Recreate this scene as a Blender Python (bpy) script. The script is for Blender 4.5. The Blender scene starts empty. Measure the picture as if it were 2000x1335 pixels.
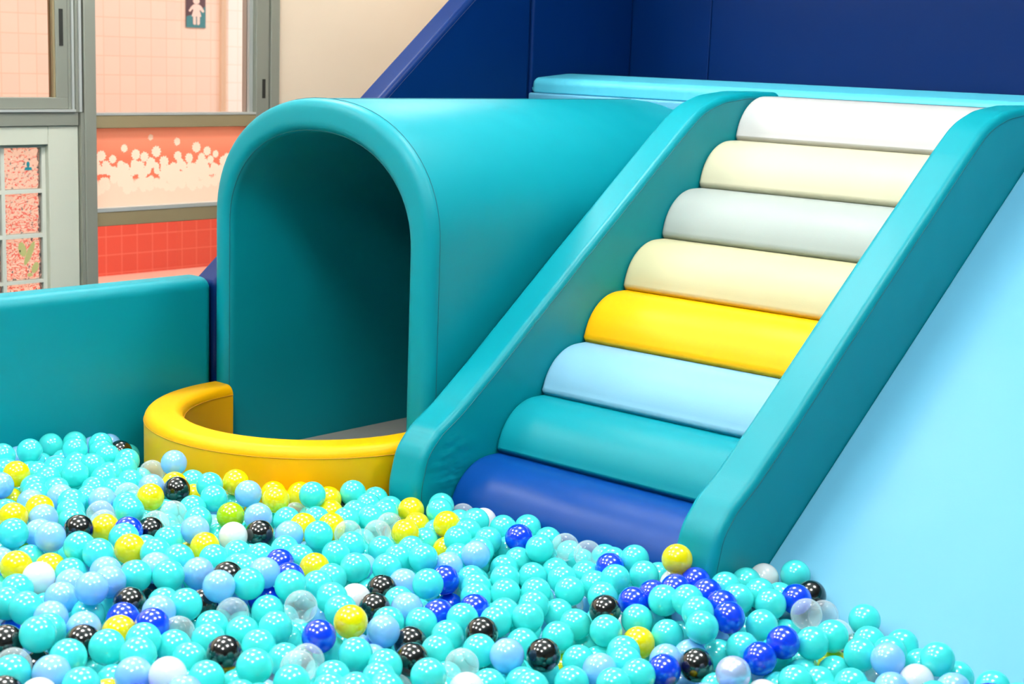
import bpy, bmesh, math, random
import numpy as np
from mathutils import Matrix, Vector

SC = bpy.context.scene
COL = SC.collection
random.seed(7)

# ------------------------------------------------------------------ camera
FLOOR = 0.0
EYE = 1.5                                   # camera height above the floor
yaw, pitch, roll = math.radians(41.2727), math.radians(10.521), math.radians(2.1165)
fwd = Vector((-math.sin(yaw) * math.cos(pitch), math.cos(yaw) * math.cos(pitch), -math.sin(pitch)))
right0 = Vector((math.cos(yaw), math.sin(yaw), 0))
up0 = right0.cross(fwd)
right = right0 * math.cos(roll) + up0 * math.sin(roll)
up = -right0 * math.sin(roll) + up0 * math.cos(roll)
cam_data = bpy.data.cameras.new('camera')
cam = bpy.data.objects.new('camera', cam_data)
COL.objects.link(cam)
cam.matrix_world = Matrix(((right.x, up.x, -fwd.x, 0), (right.y, up.y, -fwd.y, 0), (right.z, up.z, -fwd.z, EYE), (0, 0, 0, 1)))
cam_data.sensor_width = 36
cam_data.lens = 3056.6 / 2000 * 36
cam_data.clip_start = 0.05
cam_data.dof.use_dof = True
cam_data.dof.focus_distance = 4.3
cam_data.dof.aperture_fstop = 6.3
SC.camera = cam

# ------------------------------------------------------------------ world, view, lights
SC.view_settings.view_transform = 'Standard'
SC.view_settings.look = 'None'
SC.view_settings.gamma = 1
SC.view_settings.use_curve_mapping = False
SC.view_settings.exposure = -0.1
SC.cycles.use_denoising = True
SC.cycles.max_bounces = 10
SC.cycles.diffuse_bounces = 5
SC.cycles.glossy_bounces = 4
SC.cycles.transmission_bounces = 8
SC.cycles.transparent_max_bounces = 16
SC.cycles.caustics_reflective = False
SC.cycles.caustics_refractive = False
W = bpy.data.worlds.new('world')
SC.world = W
W.use_nodes = True
W.node_tree.nodes['Background'].inputs[0].default_value = (1, 1, 1, 1)
W.node_tree.nodes['Background'].inputs[1].default_value = 0.04

def area_light(name, loc, size, power, color=(1, 1, 1), rot=(0, 0, 0), size_y=None):
    d = bpy.data.lights.new(name, 'AREA')
    d.energy = power
    d.color = color
    if size_y:
        d.shape = 'RECTANGLE'; d.size = size; d.size_y = size_y
    else:
        d.shape = 'DISK'; d.size = size
    o = bpy.data.objects.new(name, d)
    o.location = loc; o.rotation_euler = rot
    COL.objects.link(o)
    return o
CEIL = 2.95
for ix in range(3):                          # round lamps shining down, each with an added fill facing up
    for iy in range(3):
        area_light('ceiling_lamp_and_fill', (-4.6 + 1.75 * ix, 0.1 + 1.75 * iy, CEIL - 0.25), 0.48, 22, (1.0, 0.985, 0.955))
        area_light('ceiling_lamp_and_fill', (-4.6 + 1.75 * ix, 0.1 + 1.75 * iy, CEIL - 0.22), 0.48, 30, (1.0, 0.985, 0.955), (math.pi, 0, 0))  # added upward fill: brightens the ceiling that the balls reflect
area_light('ceiling_lamp_and_fill', (-5.0, 5.3, CEIL - 0.25), 0.48, 18, (1.0, 0.985, 0.955))  # extra light added to brighten the cream wall
# unseen soft fill lights added behind and to the right of the camera
area_light('added_room_fill', (2.9, 0.2, 1.6), 3.2, 1.0, (0.95, 0.98, 1.0), (0, math.radians(90), 0), 1.9)
area_light('added_room_fill', (-1.6, -2.9, 1.7), 4.5, 2, (0.97, 0.99, 1.0), (math.radians(90), 0, 0), 1.9)
# the corridor behind the glass has lamps of its own
area_light('corridor_lamp', (-7.0, 3.6, CEIL - 0.05), 0.5, 38, (1.0, 0.97, 0.94), (0, 0, 0), 1.6)
area_light('corridor_lamp', (-7.0, 6.0, CEIL - 0.05), 0.5, 38, (1.0, 0.97, 0.94), (0, 0, 0), 1.6)
area_light('corridor_lamp', (-7.4, 7.6, 1.6), 1.2, 38 * .35, (1.0, 0.97, 0.93), (math.radians(-90), 0, 0), 1.6)

# ------------------------------------------------------------------ materials
def lin(c):
    c = c.lstrip('#')
    v = [int(c[i:i + 2], 16) / 255 for i in (0, 2, 4)]
    return tuple((x / 12.92 if x <= 0.04045 else ((x + 0.055) / 1.055) ** 2.4) for x in v) + (1,)

def mat(name, color, rough=0.5, spec=0.5, metallic=0.0, bump=0.0, bscale=300, coat=0.0, mottle=0.0, wrinkle=None):
    m = bpy.data.materials.new(name)
    m.use_nodes = True
    nt = m.node_tree; N = nt.nodes; L = nt.links
    b = N['Principled BSDF']
    col = lin(color) if isinstance(color, str) else color
    b.inputs['Base Color'].default_value = col
    b.inputs['Roughness'].default_value = rough
    b.inputs['Specular IOR Level'].default_value = spec
    b.inputs['Metallic'].default_value = metallic
    b.inputs['Coat Weight'].default_value = coat
    tc = N.new('ShaderNodeTexCoord')
    if mottle:
        n = N.new('ShaderNodeTexNoise'); n.inputs['Scale'].default_value = 3.0; n.inputs['Detail'].default_value = 3
        L.new(tc.outputs['Object'], n.inputs['Vector'])
        mx = N.new('ShaderNodeMix'); mx.data_type = 'RGBA'
        mx.inputs[6].default_value = tuple(x * (1 - mottle) for x in col[:3]) + (1,)
        mx.inputs[7].default_value = tuple(min(1, x * (1 + mottle)) for x in col[:3]) + (1,)
        L.new(n.outputs['Fac'], mx.inputs[0]); L.new(mx.outputs[2], b.inputs['Base Color'])
    last = None
    if bump:
        n = N.new('ShaderNodeTexNoise'); n.inputs['Scale'].default_value = bscale; n.inputs['Detail'].default_value = 2
        L.new(tc.outputs['Object'], n.inputs['Vector'])
        bp = N.new('ShaderNodeBump'); bp.inputs['Strength'].default_value = bump; bp.inputs['Distance'].default_value = 0.0006
        L.new(n.outputs['Fac'], bp.inputs['Height']); last = bp
        n2 = N.new('ShaderNodeTexNoise'); n2.inputs['Scale'].default_value = 5; n2.inputs['Detail'].default_value = 1
        L.new(tc.outputs['Object'], n2.inputs['Vector'])
        b2 = N.new('ShaderNodeBump'); b2.inputs['Strength'].default_value = 0.35; b2.inputs['Distance'].default_value = 0.012
        L.new(n2.outputs['Fac'], b2.inputs['Height']); L.new(bp.outputs[0], b2.inputs['Normal']); last = b2
    if wrinkle:                                   # gathered vinyl: creases that fan out round the given points
        (cx, cy, cz), reach, freq, depth, axis = wrinkle
        sub = N.new('ShaderNodeVectorMath'); sub.operation = 'SUBTRACT'; sub.inputs[1].default_value = (cx, cy, cz)
        L.new(tc.outputs['Object'], sub.inputs[0])
        ln = N.new('ShaderNodeVectorMath'); ln.operation = 'LENGTH'
        sc = N.new('ShaderNodeVectorMath'); sc.operation = 'MULTIPLY'; sc.inputs[1].default_value = axis
        L.new(sub.outputs[0], sc.inputs[0]); L.new(sc.outputs[0], ln.inputs[0])
        fall = N.new('ShaderNodeMapRange'); fall.inputs[1].default_value = 0; fall.inputs[2].default_value = reach
        fall.inputs[3].default_value = 1; fall.inputs[4].default_value = 0; fall.interpolation_type = 'SMOOTHSTEP'
        L.new(ln.outputs['Value'], fall.inputs[0])
        mp = N.new('ShaderNodeVectorMath'); mp.operation = 'MULTIPLY'; mp.inputs[1].default_value = freq
        L.new(sub.outputs[0], mp.inputs[0])
        n = N.new('ShaderNodeTexNoise'); n.inputs['Scale'].default_value = 1; n.inputs['Detail'].default_value = 1.5
        L.new(mp.outputs[0], n.inputs['Vector'])
        mu = N.new('ShaderNodeMath'); mu.operation = 'MULTIPLY'
        L.new(n.outputs['Fac'], mu.inputs[0]); L.new(fall.outputs[0], mu.inputs[1])
        bp = N.new('ShaderNodeBump'); bp.inputs['Strength'].default_value = 1; bp.inputs['Distance'].default_value = depth
        L.new(mu.outputs[0], bp.inputs['Height'])
        if last: L.new(last.outputs[0], bp.inputs['Normal'])
        last = bp
    if last: L.new(last.outputs[0], b.inputs['Normal'])
    return m

def vinyl(name, color, rough=0.44, spec=0.22, **k):
    return mat(name, color, rough, spec, bump=0.25, bscale=420, **k)

TEAL = '#00828F'
M = dict(
    teal=vinyl('teal_vinyl', TEAL),
    teal_rail=vinyl('teal_vinyl_rail', TEAL, 0.38, wrinkle=((0, 2.985, 0.40), 0.14, (3, 14, 32), 0.013, (0, 1, 1))),
    teal_seam=mat('teal_thread', '#005a66', 0.7),
    navy=vinyl('navy_vinyl', '#002258', 0.42, 0.12),
    blue=vinyl('royal_blue_vinyl', '#003A84', 0.36, 0.22),
    navy_seam=mat('navy_thread', '#001c50', 0.7),
    sky=vinyl('pale_blue_vinyl', '#5C9FBC', 0.45),
    sky_mat=vinyl('pale_blue_mat_vinyl', '#4FB4CC', 0.4, wrinkle=((0, 4.5, 1.38), 0.12, (42, 8, 10), 0.006, (0, 1, 1))),
    sky_seam=mat('pale_blue_thread', '#3f93a8', 0.7),
    yellow=vinyl('yellow_vinyl', '#F0AE00', 0.42),
    yellow_seam=mat('yellow_thread', '#c98a00', 0.7),
    white=vinyl('white_vinyl', '#B0B0AF', 0.45),
    cream=vinyl('cream_vinyl', '#BAB69C', 0.45),
    grey=vinyl('grey_vinyl', '#98A09C', 0.45),
    sand=vinyl('sand_vinyl', '#B4B08C', 0.45),
    matgrey=mat('grey_foam_mat', '#9b9a94', 0.8, 0.2),
    plaster=mat('cream_plaster', '#E6D2BA', 0.85, 0.2, mottle=0.03),
    ceiling=mat('white_ceiling', '#F4F4F2', 0.9, 0.1),
    room=mat('white_room_wall', '#A5A19A', 0.85, 0.2),
    floor=mat('dark_rubber_floor', '#3b5560', 0.8, 0.2),
    alu=mat('grey_aluminium', '#94968A', 0.42, 0.5, 0.35),
    alu_light=mat('pale_aluminium', '#C9CCC6', 0.35, 0.5, 0.35),
    alu_brown=mat('bronze_aluminium', '#A08F6C', 0.45, 0.5, 0.3),
    rubber=mat('black_rubber', '#23241f', 0.6),
    panel=mat('painted_panel', '#C6C8B8', 0.55, 0.35, mottle=0.03),
    mortar=mat('white_mortar', '#CFD0C4', 0.8, 0.2),
    corridor_floor=mat('pink_corridor_floor', '#FFD2BE', 0.6, 0.3),
    sign_top=mat('sign_plum', '#5F4650', 0.5),
    sign_low=mat('sign_teal', '#3F8C96', 0.5),
    sign_fig=mat('sign_figure', '#FBE3DA', 0.5),
    duck=mat('teal_sticker', '#17808c', 0.5),
    leaf=mat('olive_sticker', '#B9B878', 0.5),
    leafdark=mat('dark_sticker_spots', '#4c4a2c', 0.5),
    petal=mat('cream_petals', '#FDEBD3', 0.6),
)

def tile_mat(name, color, grout, size, rough=0.25, z_split=None, color2=None, y_off=0.0, z_off=0.0):
    m = bpy.data.materials.new(name); m.use_nodes = True
    nt = m.node_tree; N = nt.nodes; L = nt.links; b = N['Principled BSDF']
    tc = N.new('ShaderNodeTexCoord'); sp = N.new('ShaderNodeSeparateXYZ'); cb = N.new('ShaderNodeCombineXYZ')
    L.new(tc.outputs['Object'], sp.inputs[0])
    ad = N.new('ShaderNodeMath'); ad.inputs[1].default_value = y_off; L.new(sp.outputs['Y'], ad.inputs[0])
    ad2 = N.new('ShaderNodeMath'); ad2.inputs[1].default_value = z_off; L.new(sp.outputs['Z'], ad2.inputs[0])
    L.new(ad.outputs[0], cb.inputs['X']); L.new(ad2.outputs[0], cb.inputs['Y'])
    br = N.new('ShaderNodeTexBrick'); br.offset = 0; br.squash = 1
    br.inputs['Scale'].default_value = 1; br.inputs['Brick Width'].default_value = size; br.inputs['Row Height'].default_value = size
    br.inputs['Mortar Size'].default_value = 0.0032; br.inputs['Mortar Smooth'].default_value = 0.2
    br.inputs['Mortar'].default_value = lin(grout)
    c = lin(color)
    br.inputs['Color1'].default_value = c
    br.inputs['Color2'].default_value = tuple(x * 0.95 for x in c[:3]) + (1,)
    L.new(cb.outputs[0], br.inputs['Vector'])
    out = br.outputs['Color']
    L.new(out, b.inputs['Base Color'])
    b.inputs['Roughness'].default_value = rough
    return m

def glass_mat(name, tint=(1, 1, 1, 1), gloss=0.08, rough=0.02, pattern=False):
    m = bpy.data.materials.new(name); m.use_nodes = True
    nt = m.node_tree; N = nt.nodes; L = nt.links
    for n in list(N):
        if n.type != 'OUTPUT_MATERIAL': N.remove(n)
    out = [n for n in N if n.type == 'OUTPUT_MATERIAL'][0]
    if pattern:                                   # rippled glass brick
        g = N.new('ShaderNodeBsdfPrincipled')
        g.inputs['Base Color'].default_value = (0.97, 0.95, 0.9, 1); g.inputs['Roughness'].default_value = 0.06
        g.inputs['Transmission Weight'].default_value = 0.9; g.inputs['IOR'].default_value = 1.35
        tc = N.new('ShaderNodeTexCoord')
        v = N.new('ShaderNodeTexVoronoi'); v.inputs['Scale'].default_value = 70; v.feature = 'SMOOTH_F1'
        L.new(tc.outputs['Object'], v.inputs['Vector'])
        bp = N.new('ShaderNodeBump'); bp.inputs['Strength'].default_value = 1; bp.inputs['Distance'].default_value = 0.008
        L.new(v.outputs['Distance'], bp.inputs['Height']); L.new(bp.outputs[0], g.inputs['Normal'])
        L.new(g.outputs[0], out.inputs[0])
        return m
    t = N.new('ShaderNodeBsdfTransparent'); t.inputs[0].default_value = tint
    g = N.new('ShaderNodeBsdfGlossy'); g.inputs['Roughness'].default_value = rough
    mx = N.new('ShaderNodeMixShader'); fr = N.new('ShaderNodeFresnel'); fr.inputs[0].default_value = 1.45
    L.new(fr.outputs[0], mx.inputs[0]); L.new(t.outputs[0], mx.inputs[1]); L.new(g.outputs[0], mx.inputs[2])
    L.new(mx.outputs[0], out.inputs[0])
    return m

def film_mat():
    """window film: base colour grades from coral to pale peach above and cream at its foot"""
    m = bpy.data.materials.new('graded_window_film'); m.use_nodes = True
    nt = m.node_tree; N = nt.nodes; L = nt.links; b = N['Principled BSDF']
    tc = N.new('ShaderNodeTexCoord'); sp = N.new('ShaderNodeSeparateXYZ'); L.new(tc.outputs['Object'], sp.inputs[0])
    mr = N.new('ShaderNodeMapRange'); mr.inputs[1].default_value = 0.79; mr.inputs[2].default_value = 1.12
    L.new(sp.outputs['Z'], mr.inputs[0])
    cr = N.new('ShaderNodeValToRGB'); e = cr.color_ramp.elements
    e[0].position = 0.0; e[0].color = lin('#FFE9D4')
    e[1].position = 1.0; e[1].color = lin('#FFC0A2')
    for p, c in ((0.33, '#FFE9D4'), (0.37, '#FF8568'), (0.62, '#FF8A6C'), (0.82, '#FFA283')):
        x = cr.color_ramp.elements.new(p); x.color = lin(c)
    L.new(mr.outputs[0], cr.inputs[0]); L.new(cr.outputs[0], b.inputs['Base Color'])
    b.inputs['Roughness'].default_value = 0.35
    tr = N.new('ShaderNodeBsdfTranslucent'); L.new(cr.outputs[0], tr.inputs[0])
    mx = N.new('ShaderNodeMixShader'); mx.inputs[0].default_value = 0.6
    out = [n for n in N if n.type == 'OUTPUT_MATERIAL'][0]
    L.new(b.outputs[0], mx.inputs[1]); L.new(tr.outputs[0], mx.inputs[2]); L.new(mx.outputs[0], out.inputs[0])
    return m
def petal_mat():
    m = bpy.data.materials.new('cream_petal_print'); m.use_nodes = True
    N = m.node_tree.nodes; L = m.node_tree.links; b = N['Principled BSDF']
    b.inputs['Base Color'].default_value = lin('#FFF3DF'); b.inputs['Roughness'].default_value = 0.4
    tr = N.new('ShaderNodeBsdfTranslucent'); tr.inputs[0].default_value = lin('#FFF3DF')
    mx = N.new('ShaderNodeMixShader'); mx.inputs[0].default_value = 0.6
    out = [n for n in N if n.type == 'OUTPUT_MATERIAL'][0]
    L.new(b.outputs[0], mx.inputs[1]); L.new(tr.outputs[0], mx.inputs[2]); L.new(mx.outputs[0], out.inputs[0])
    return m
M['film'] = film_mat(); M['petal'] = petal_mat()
M['pane'] = glass_mat('window_glass')
M['brick'] = glass_mat('rippled_glass_brick', pattern=True)
M['pink_tile'] = tile_mat('pale_pink_tiles', '#FCE6D6', '#F2D2BC', 0.1175, y_off=-0.052, z_off=-0.088)
M['white_tile'] = tile_mat('white_tiles', '#FFFDF8', '#F6EDE2', 0.1175, z_off=-0.05)
M['red_tile'] = tile_mat('coral_red_tiles', '#EE6450', '#FA8570', 0.1175, y_off=-0.052, z_off=-0.015)

# ------------------------------------------------------------------ object helpers
def tag(o, label=None, cat=None, group=None, kind=None):
    if label: o['label'] = label
    if cat: o['category'] = cat
    if group: o['group'] = group
    if kind: o['kind'] = kind
    return o

def empty(name, loc=(0, 0, 0)):
    o = bpy.data.objects.new(name, None); o.location = loc; o.empty_display_size = 0.1
    COL.objects.link(o)
    return o

def link_mesh(name, verts, faces, m, parent=None, smooth=True, flat_faces=()):
    me = bpy.data.meshes.new(name)
    me.from_pydata([tuple(v) for v in verts], [], [tuple(f) for f in faces])
    me.materials.append(m)
    me.update()
    if smooth:
        me.shade_smooth()
        for f in flat_faces: me.polygons[f].use_smooth = False
    o = bpy.data.objects.new(name, me)
    COL.objects.link(o)
    if parent:
        o.parent = parent
        o.matrix_parent_inverse = Matrix.Translation(parent.location).inverted()
    return o

def fillet(points, radii, n=8):
    """closed 2-D polygon with each corner replaced by an arc of the given radius"""
    out = []
    k = len(points)
    for i in range(k):
        p0, p, p1 = np.array(points[i - 1], float), np.array(points[i], float), np.array(points[(i + 1) % k], float)
        r = radii[i] if isinstance(radii, (list, tuple)) else radii
        if r <= 0: out.append(p); continue
        a = p0 - p; b = p1 - p; la, lb = np.linalg.norm(a), np.linalg.norm(b); a /= la; b /= lb
        ang = math.acos(max(-1, min(1, a @ b)))
        if ang > math.pi - 0.02: out.append(p); continue
        d = min(r / math.tan(ang / 2), la * 0.49, lb * 0.49); rr = d * math.tan(ang / 2)
        c = p + (a + b) / np.linalg.norm(a + b) * rr / math.sin(ang / 2)
        s, e = p + a * d - c, p + b * d - c
        a0 = math.atan2(s[1], s[0]); a1 = math.atan2(e[1], e[0]); da = (a1 - a0 + math.pi) % (2 * math.pi) - math.pi
        for j in range(n + 1):
            t = a0 + da * j / n
            out.append(c + rr * np.array((math.cos(t), math.sin(t))))
    return out

def densify(pts, step):
    out = []
    for i in range(len(pts)):
        a, b = np.array(pts[i]), np.array(pts[(i + 1) % len(pts)])
        n = max(1, int(np.linalg.norm(b - a) / step))
        for j in range(n): out.append(a + (b - a) * j / n)
    return out

def extrude(name, prof, axis, a0, a1, r, m, parent=None, seg=6, puff=0.0):
    """closed 2-D profile swept along an axis with its rims rounded to radius r.
    axis 'X': profile is (Y, Z); axis 'Y': profile is (X, Z); axis 'Z': profile is (X, Y)"""
    P = np.array(prof, float)
    area = 0.5 * np.sum(P[:, 0] * np.roll(P[:, 1], -1) - np.roll(P[:, 0], -1) * P[:, 1])
    if area < 0: P = P[::-1]
    keep = np.linalg.norm(P - np.roll(P, 1, 0), axis=1) > 1e-6
    P = P[keep]
    e = np.roll(P, -1, 0) - P; e /= np.linalg.norm(e, axis=1)[:, None]
    nrm = np.c_[e[:, 1], -e[:, 0]]
    vn = nrm + np.roll(nrm, 1, 0); ln = np.linalg.norm(vn, axis=1)[:, None]; vn = vn / ln
    k = 1 / np.maximum((vn * nrm).sum(1), 0.5)
    rings = []
    for j in range(seg + 1):
        t = math.pi / 2 * j / seg
        rings.append((a0 + r * (1 - math.sin(t)), r * (1 - math.cos(t))))
    rings = [(a0 + r * (1 - math.sin(math.pi / 2 * j / seg)), r * (1 - math.cos(math.pi / 2 * j / seg))) for j in range(seg, -1, -1)]
    rings += [(a1 - (x - a0), i) for x, i in rings[::-1]]
    n = len(P)
    V = []
    for x, ins in rings:
        Q = P - vn * (ins * k)[:, None]
        for q in Q:
            V.append({'X': (x, q[0], q[1]), 'Y': (q[0], x, q[1]), 'Z': (q[0], q[1], x)}[axis])
    F = []
    flip = axis == 'Y'
    for j in range(len(rings) - 1):
        for i in range(n):
            a, b = j * n + i, j * n + (i + 1) % n
            f = (a, b, b + n, a + n)
            F.append(f[::-1] if flip else f)
    c0 = tuple(range(n))[::-1]; c1 = tuple(range((len(rings) - 1) * n, len(rings) * n))
    F.append(c0[::-1] if flip else c0); F.append(c1[::-1] if flip else c1)
    o = link_mesh(name, V, F, m, parent, True, (len(F) - 1, len(F) - 2))
    w = o.modifiers.new('normals', 'WEIGHTED_NORMAL'); w.keep_sharp = True; w.weight = 80
    return o

def box(name, lo, hi, m, parent=None, r=0.0, seg=4):
    if r > 0:
        prof = fillet([(lo[0], lo[1]), (hi[0], lo[1]), (hi[0], hi[1]), (lo[0], hi[1])], r, seg)
        return extrude(name, prof, 'Z', lo[2], hi[2], r, m, parent, seg)
    V = [(x, y, z) for z in (lo[2], hi[2]) for x, y in ((lo[0], lo[1]), (hi[0], lo[1]), (hi[0], hi[1]), (lo[0], hi[1]))]
    F = [(3, 2, 1, 0), (4, 5, 6, 7), (0, 1, 5, 4), (1, 2, 6, 5), (2, 3, 7, 6), (3, 0, 4, 7)]
    return link_mesh(name, V, F, m, parent, False)

def tube(name, path, rad, m, parent=None, closed=False, sides=6):
    P = [Vector(p) for p in path]; V = []; F = []; n = len(P)
    for i, p in enumerate(P):
        a = P[i - 1] if (i > 0 or closed) else p; b = P[(i + 1) % n] if (i < n - 1 or closed) else p
        t = (b - a).normalized()
        u = t.orthogonal().normalized() if i == 0 else (prev - t * prev.dot(t)).normalized()
        prev = u; v = t.cross(u)
        for s in range(sides):
            w = 2 * math.pi * s / sides
            V.append(p + (u * math.cos(w) + v * math.sin(w)) * rad)
    for i in range(n if closed else n - 1):
        for s in range(sides):
            a = i * sides + s; b = i * sides + (s + 1) % sides; j = (i + 1) % n
            F.append((a, b, j * sides + (s + 1) % sides, j * sides + s))
    return link_mesh(name, V, F, m, parent)

# ------------------------------------------------------------------ the room
XW = -5.6                                        # the wall with the window
def struct(o): o['kind'] = 'structure'; return o
struct(box('floor', (-5.68, -3.1, -0.1), (3.1, 6.2, 0.0), M['floor']))
struct(box('floor', (-8.6, 1.0, -0.1), (-5.681, 9.0, 0.0), M['corridor_floor']))
struct(box('ceiling', (-8.6, -3.1, CEIL), (3.1, 9.0, CEIL + 0.1), M['ceiling']))
struct(box('wall_right', (3.0, -3.1, 0), (3.1, 6.2, CEIL), M['room']))
struct(box('wall_front', (-5.68, -3.1, 0), (3.0, -3.0, CEIL), M['room']))
struct(box('wall_back', (-5.68, 6.1, 0), (3.0, 6.2, CEIL), M['plaster']))
struct(box('wall_left', (XW - 0.08, 4.68, 0), (XW, 6.1, CEIL), M['plaster']))
struct(box('wall_left', (XW - 0.08, -3.0, 0), (XW, 2.7, CEIL), M['plaster']))
struct(box('wall_left', (XW - 0.08, 2.7, 2.2), (XW, 4.68, CEIL), M['plaster']))
# corridor
struct(box('wall_corridor', (-8.6, 1.0, 0.355), (-8.45, 6.60, CEIL), M['pink_tile']))
struct(box('baseboard_corridor', (-8.6, 1.0, 0.0), (-8.448, 9.0, 0.354), M['red_tile']))
struct(box('wall_corridor', (-8.6, 6.62, 0.355), (-8.40, 9.0, CEIL), M['white_tile']))
struct(box('trim_1', (-8.45, 6.585, 0.355), (-8.425, 6.62, CEIL), M['plaster']))
struct(box('wall_corridor_end', (-8.6, 8.9, 0), (-5.68, 9.0, CEIL), M['ceiling']))
struct(box('wall_corridor_end', (-8.6, 0.9, 0), (-5.68, 1.0, CEIL), M['plaster']))

# window_1: tall glazing with two rails, between pillar and right-hand jamb
w1 = struct(empty('window_1', (XW, 4.2, 0)))
box('pillar', (XW - 0.06, 3.656, 0), (XW + 0.035, 3.712, 2.2), M['alu'], w1, 0.004)
box('upper_rail', (XW - 0.05, 3.712, 1.125), (XW + 0.02, 4.554, 1.178), M['alu_brown'], w1, 0.003)
box('rail_edge', (XW - 0.045, 3.712, 1.178), (XW + 0.022, 4.554, 1.187), M['alu_light'], w1)
box('lower_rail', (XW - 0.05, 3.712, 0.719), (XW + 0.02, 4.554, 0.778), M['alu_brown'], w1, 0.003)
box('rail_edge', (XW - 0.045, 3.712, 0.778), (XW + 0.022, 4.554, 0.794), M['alu_light'], w1)
box('frame_stile', (XW - 0.05, 4.531, 0), (XW + 0.0, 4.552, 2.2), M['alu_light'], w1)
box('frame_stile', (XW - 0.04, 4.554, 0), (XW + 0.022, 4.628, 2.2), M['alu'], w1, 0.003)
box('frame_stile', (XW - 0.04, 4.632, 0), (XW + 0.03, 4.682, 2.2), M['alu'], w1, 0.003)
box('latch_slot', (XW + 0.0205, 4.588, 1.25), (XW + 0.0235, 4.606, 1.335), M['rubber'], w1)
box('sill', (XW - 0.05, 3.712, 0.0), (XW + 0.02, 4.552, 0.03), M['alu'], w1)
box('upper_pane', (XW - 0.02, 3.713, 1.187), (XW - 0.015, 4.531, 2.2), M['pane'], w1)
box('lower_pane', (XW - 0.02, 3.713, 0.03), (XW - 0.015, 4.531, 0.719), M['pane'], w1)
# flowers printed on the film: petalled discs
def fmap(x, y): return 3.712 + x / 1928 * (4.392 - 3.712), 1.118 - (y - 98) / 1102 * 0.324
FL = [(152, 470, 62), (308, 520, 50), (215, 607, 58), (70, 570, 58), (473, 370, 46), (635, 463, 62), (760, 500, 60), (932, 430, 66),
      (850, 220, 36), (1240, 290, 46), (1045, 575, 66), (1250, 500, 56), (1420, 535, 58), (1532, 380, 64), (1697, 440, 56),
      (1612, 535, 56), (1830, 488, 46), (1750, 570, 50), (420, 605, 50), (485, 655, 60), (615, 600, 54), (700, 630, 60), (850, 590, 66),
      (640, 680, 60), (375, 710, 56), (1285, 590, 50), (1330, 650, 56), (1430, 650, 44), (1570, 625, 56), (1660, 620, 56), (110, 660, 60),
      (800, 690, 56), (930, 640, 44), (1110, 690, 56), (1180, 700, 56), (1240, 670, 50)]
rf = random.Random(11)
while len(FL) < 190:
    x = rf.uniform(10, 2300); y = 660 + 300 * rf.random() ** 1.1
    if x > 1900: y -= 180 * rf.random()
    FL.append((x, y, rf.uniform(38, 62)))
FC = [(fmap(x, y), r / 1928 * 0.68) for x, y, r in FL]
ny, nz = 273, 110
y0_, y1_, z0_, z1_ = 3.7125, 4.5305, 0.7945, 1.1245
V = [(XW - 0.016, y0_ + (y1_ - y0_) * i / ny, z0_ + (z1_ - z0_) * j / nz) for j in range(nz + 1) for i in range(ny + 1)]
F = []; MI = []
FA = np.array([(c[0], c[1], r) for c, r in FC])
for j in range(nz):
    for i in range(ny):
        a = j * (ny + 1) + i
        F.append((a, a + 1, a + ny + 2, a + ny + 1))
        dy = V[a][1] + 0.0015 - FA[:, 0]; dz = V[a][2] + 0.0015 - FA[:, 1]
        q = FA[:, 2] * (1 + 0.09 * np.cos(11 * np.arctan2(dz, dy)))
        MI.append(1 if (dy * dy + dz * dz < q * q).any() else 0)
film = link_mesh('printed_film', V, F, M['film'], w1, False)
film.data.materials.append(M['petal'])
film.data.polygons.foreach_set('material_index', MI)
film['label'] = 'coral window film printed with cream flowers'

# window_2: sliding sash above a painted panel with glass bricks
w2 = struct(empty('window_2', (XW, 3.2, 0)))
box('sash_stile', (XW - 0.03, 3.540, 1.248), (XW + 0.012, 3.595, 2.2), M['alu'], w2, 0.003)
box('sash_rail', (XW - 0.03, 2.75, 1.204), (XW + 0.012, 3.595, 1.250), M['alu'], w2, 0.003)
box('sill_edge', (XW - 0.04, 2.75, 1.193), (XW + 0.028, 3.62, 1.203), M['alu_light'], w2)
box('sill', (XW - 0.05, 2.75, 1.137), (XW + 0.02, 3.636, 1.192), M['alu'], w2, 0.003)
box('glazing_bead', (XW - 0.028, 3.531, 1.25), (XW + 0.006, 3.540, 2.2), M['alu_brown'], w2)
for i, (y0, y1, mm) in enumerate(((3.597, 3.610, 'alu'), (3.612, 3.622, 'alu_light'), (3.624, 3.634, 'alu'), (3.636, 3.648, 'alu_light'))):
    box('jamb_rib', (XW - 0.05, y0, 1.193), (XW + 0.008 + 0.007 * i, y1, 2.2), M[mm], w2)
box('latch_slot', (XW + 0.0122, 3.556, 1.455), (XW + 0.014, 3.574, 1.6), M['rubber'], w2)
box('pane', (XW - 0.015, 2.75, 1.25), (XW - 0.010, 3.531, 2.2), M['pane'], w2)
box('jamb', (XW - 0.05, 3.6405, 0), (XW + 0.03, 3.655, 1.19), M['alu'], w2)
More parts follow.
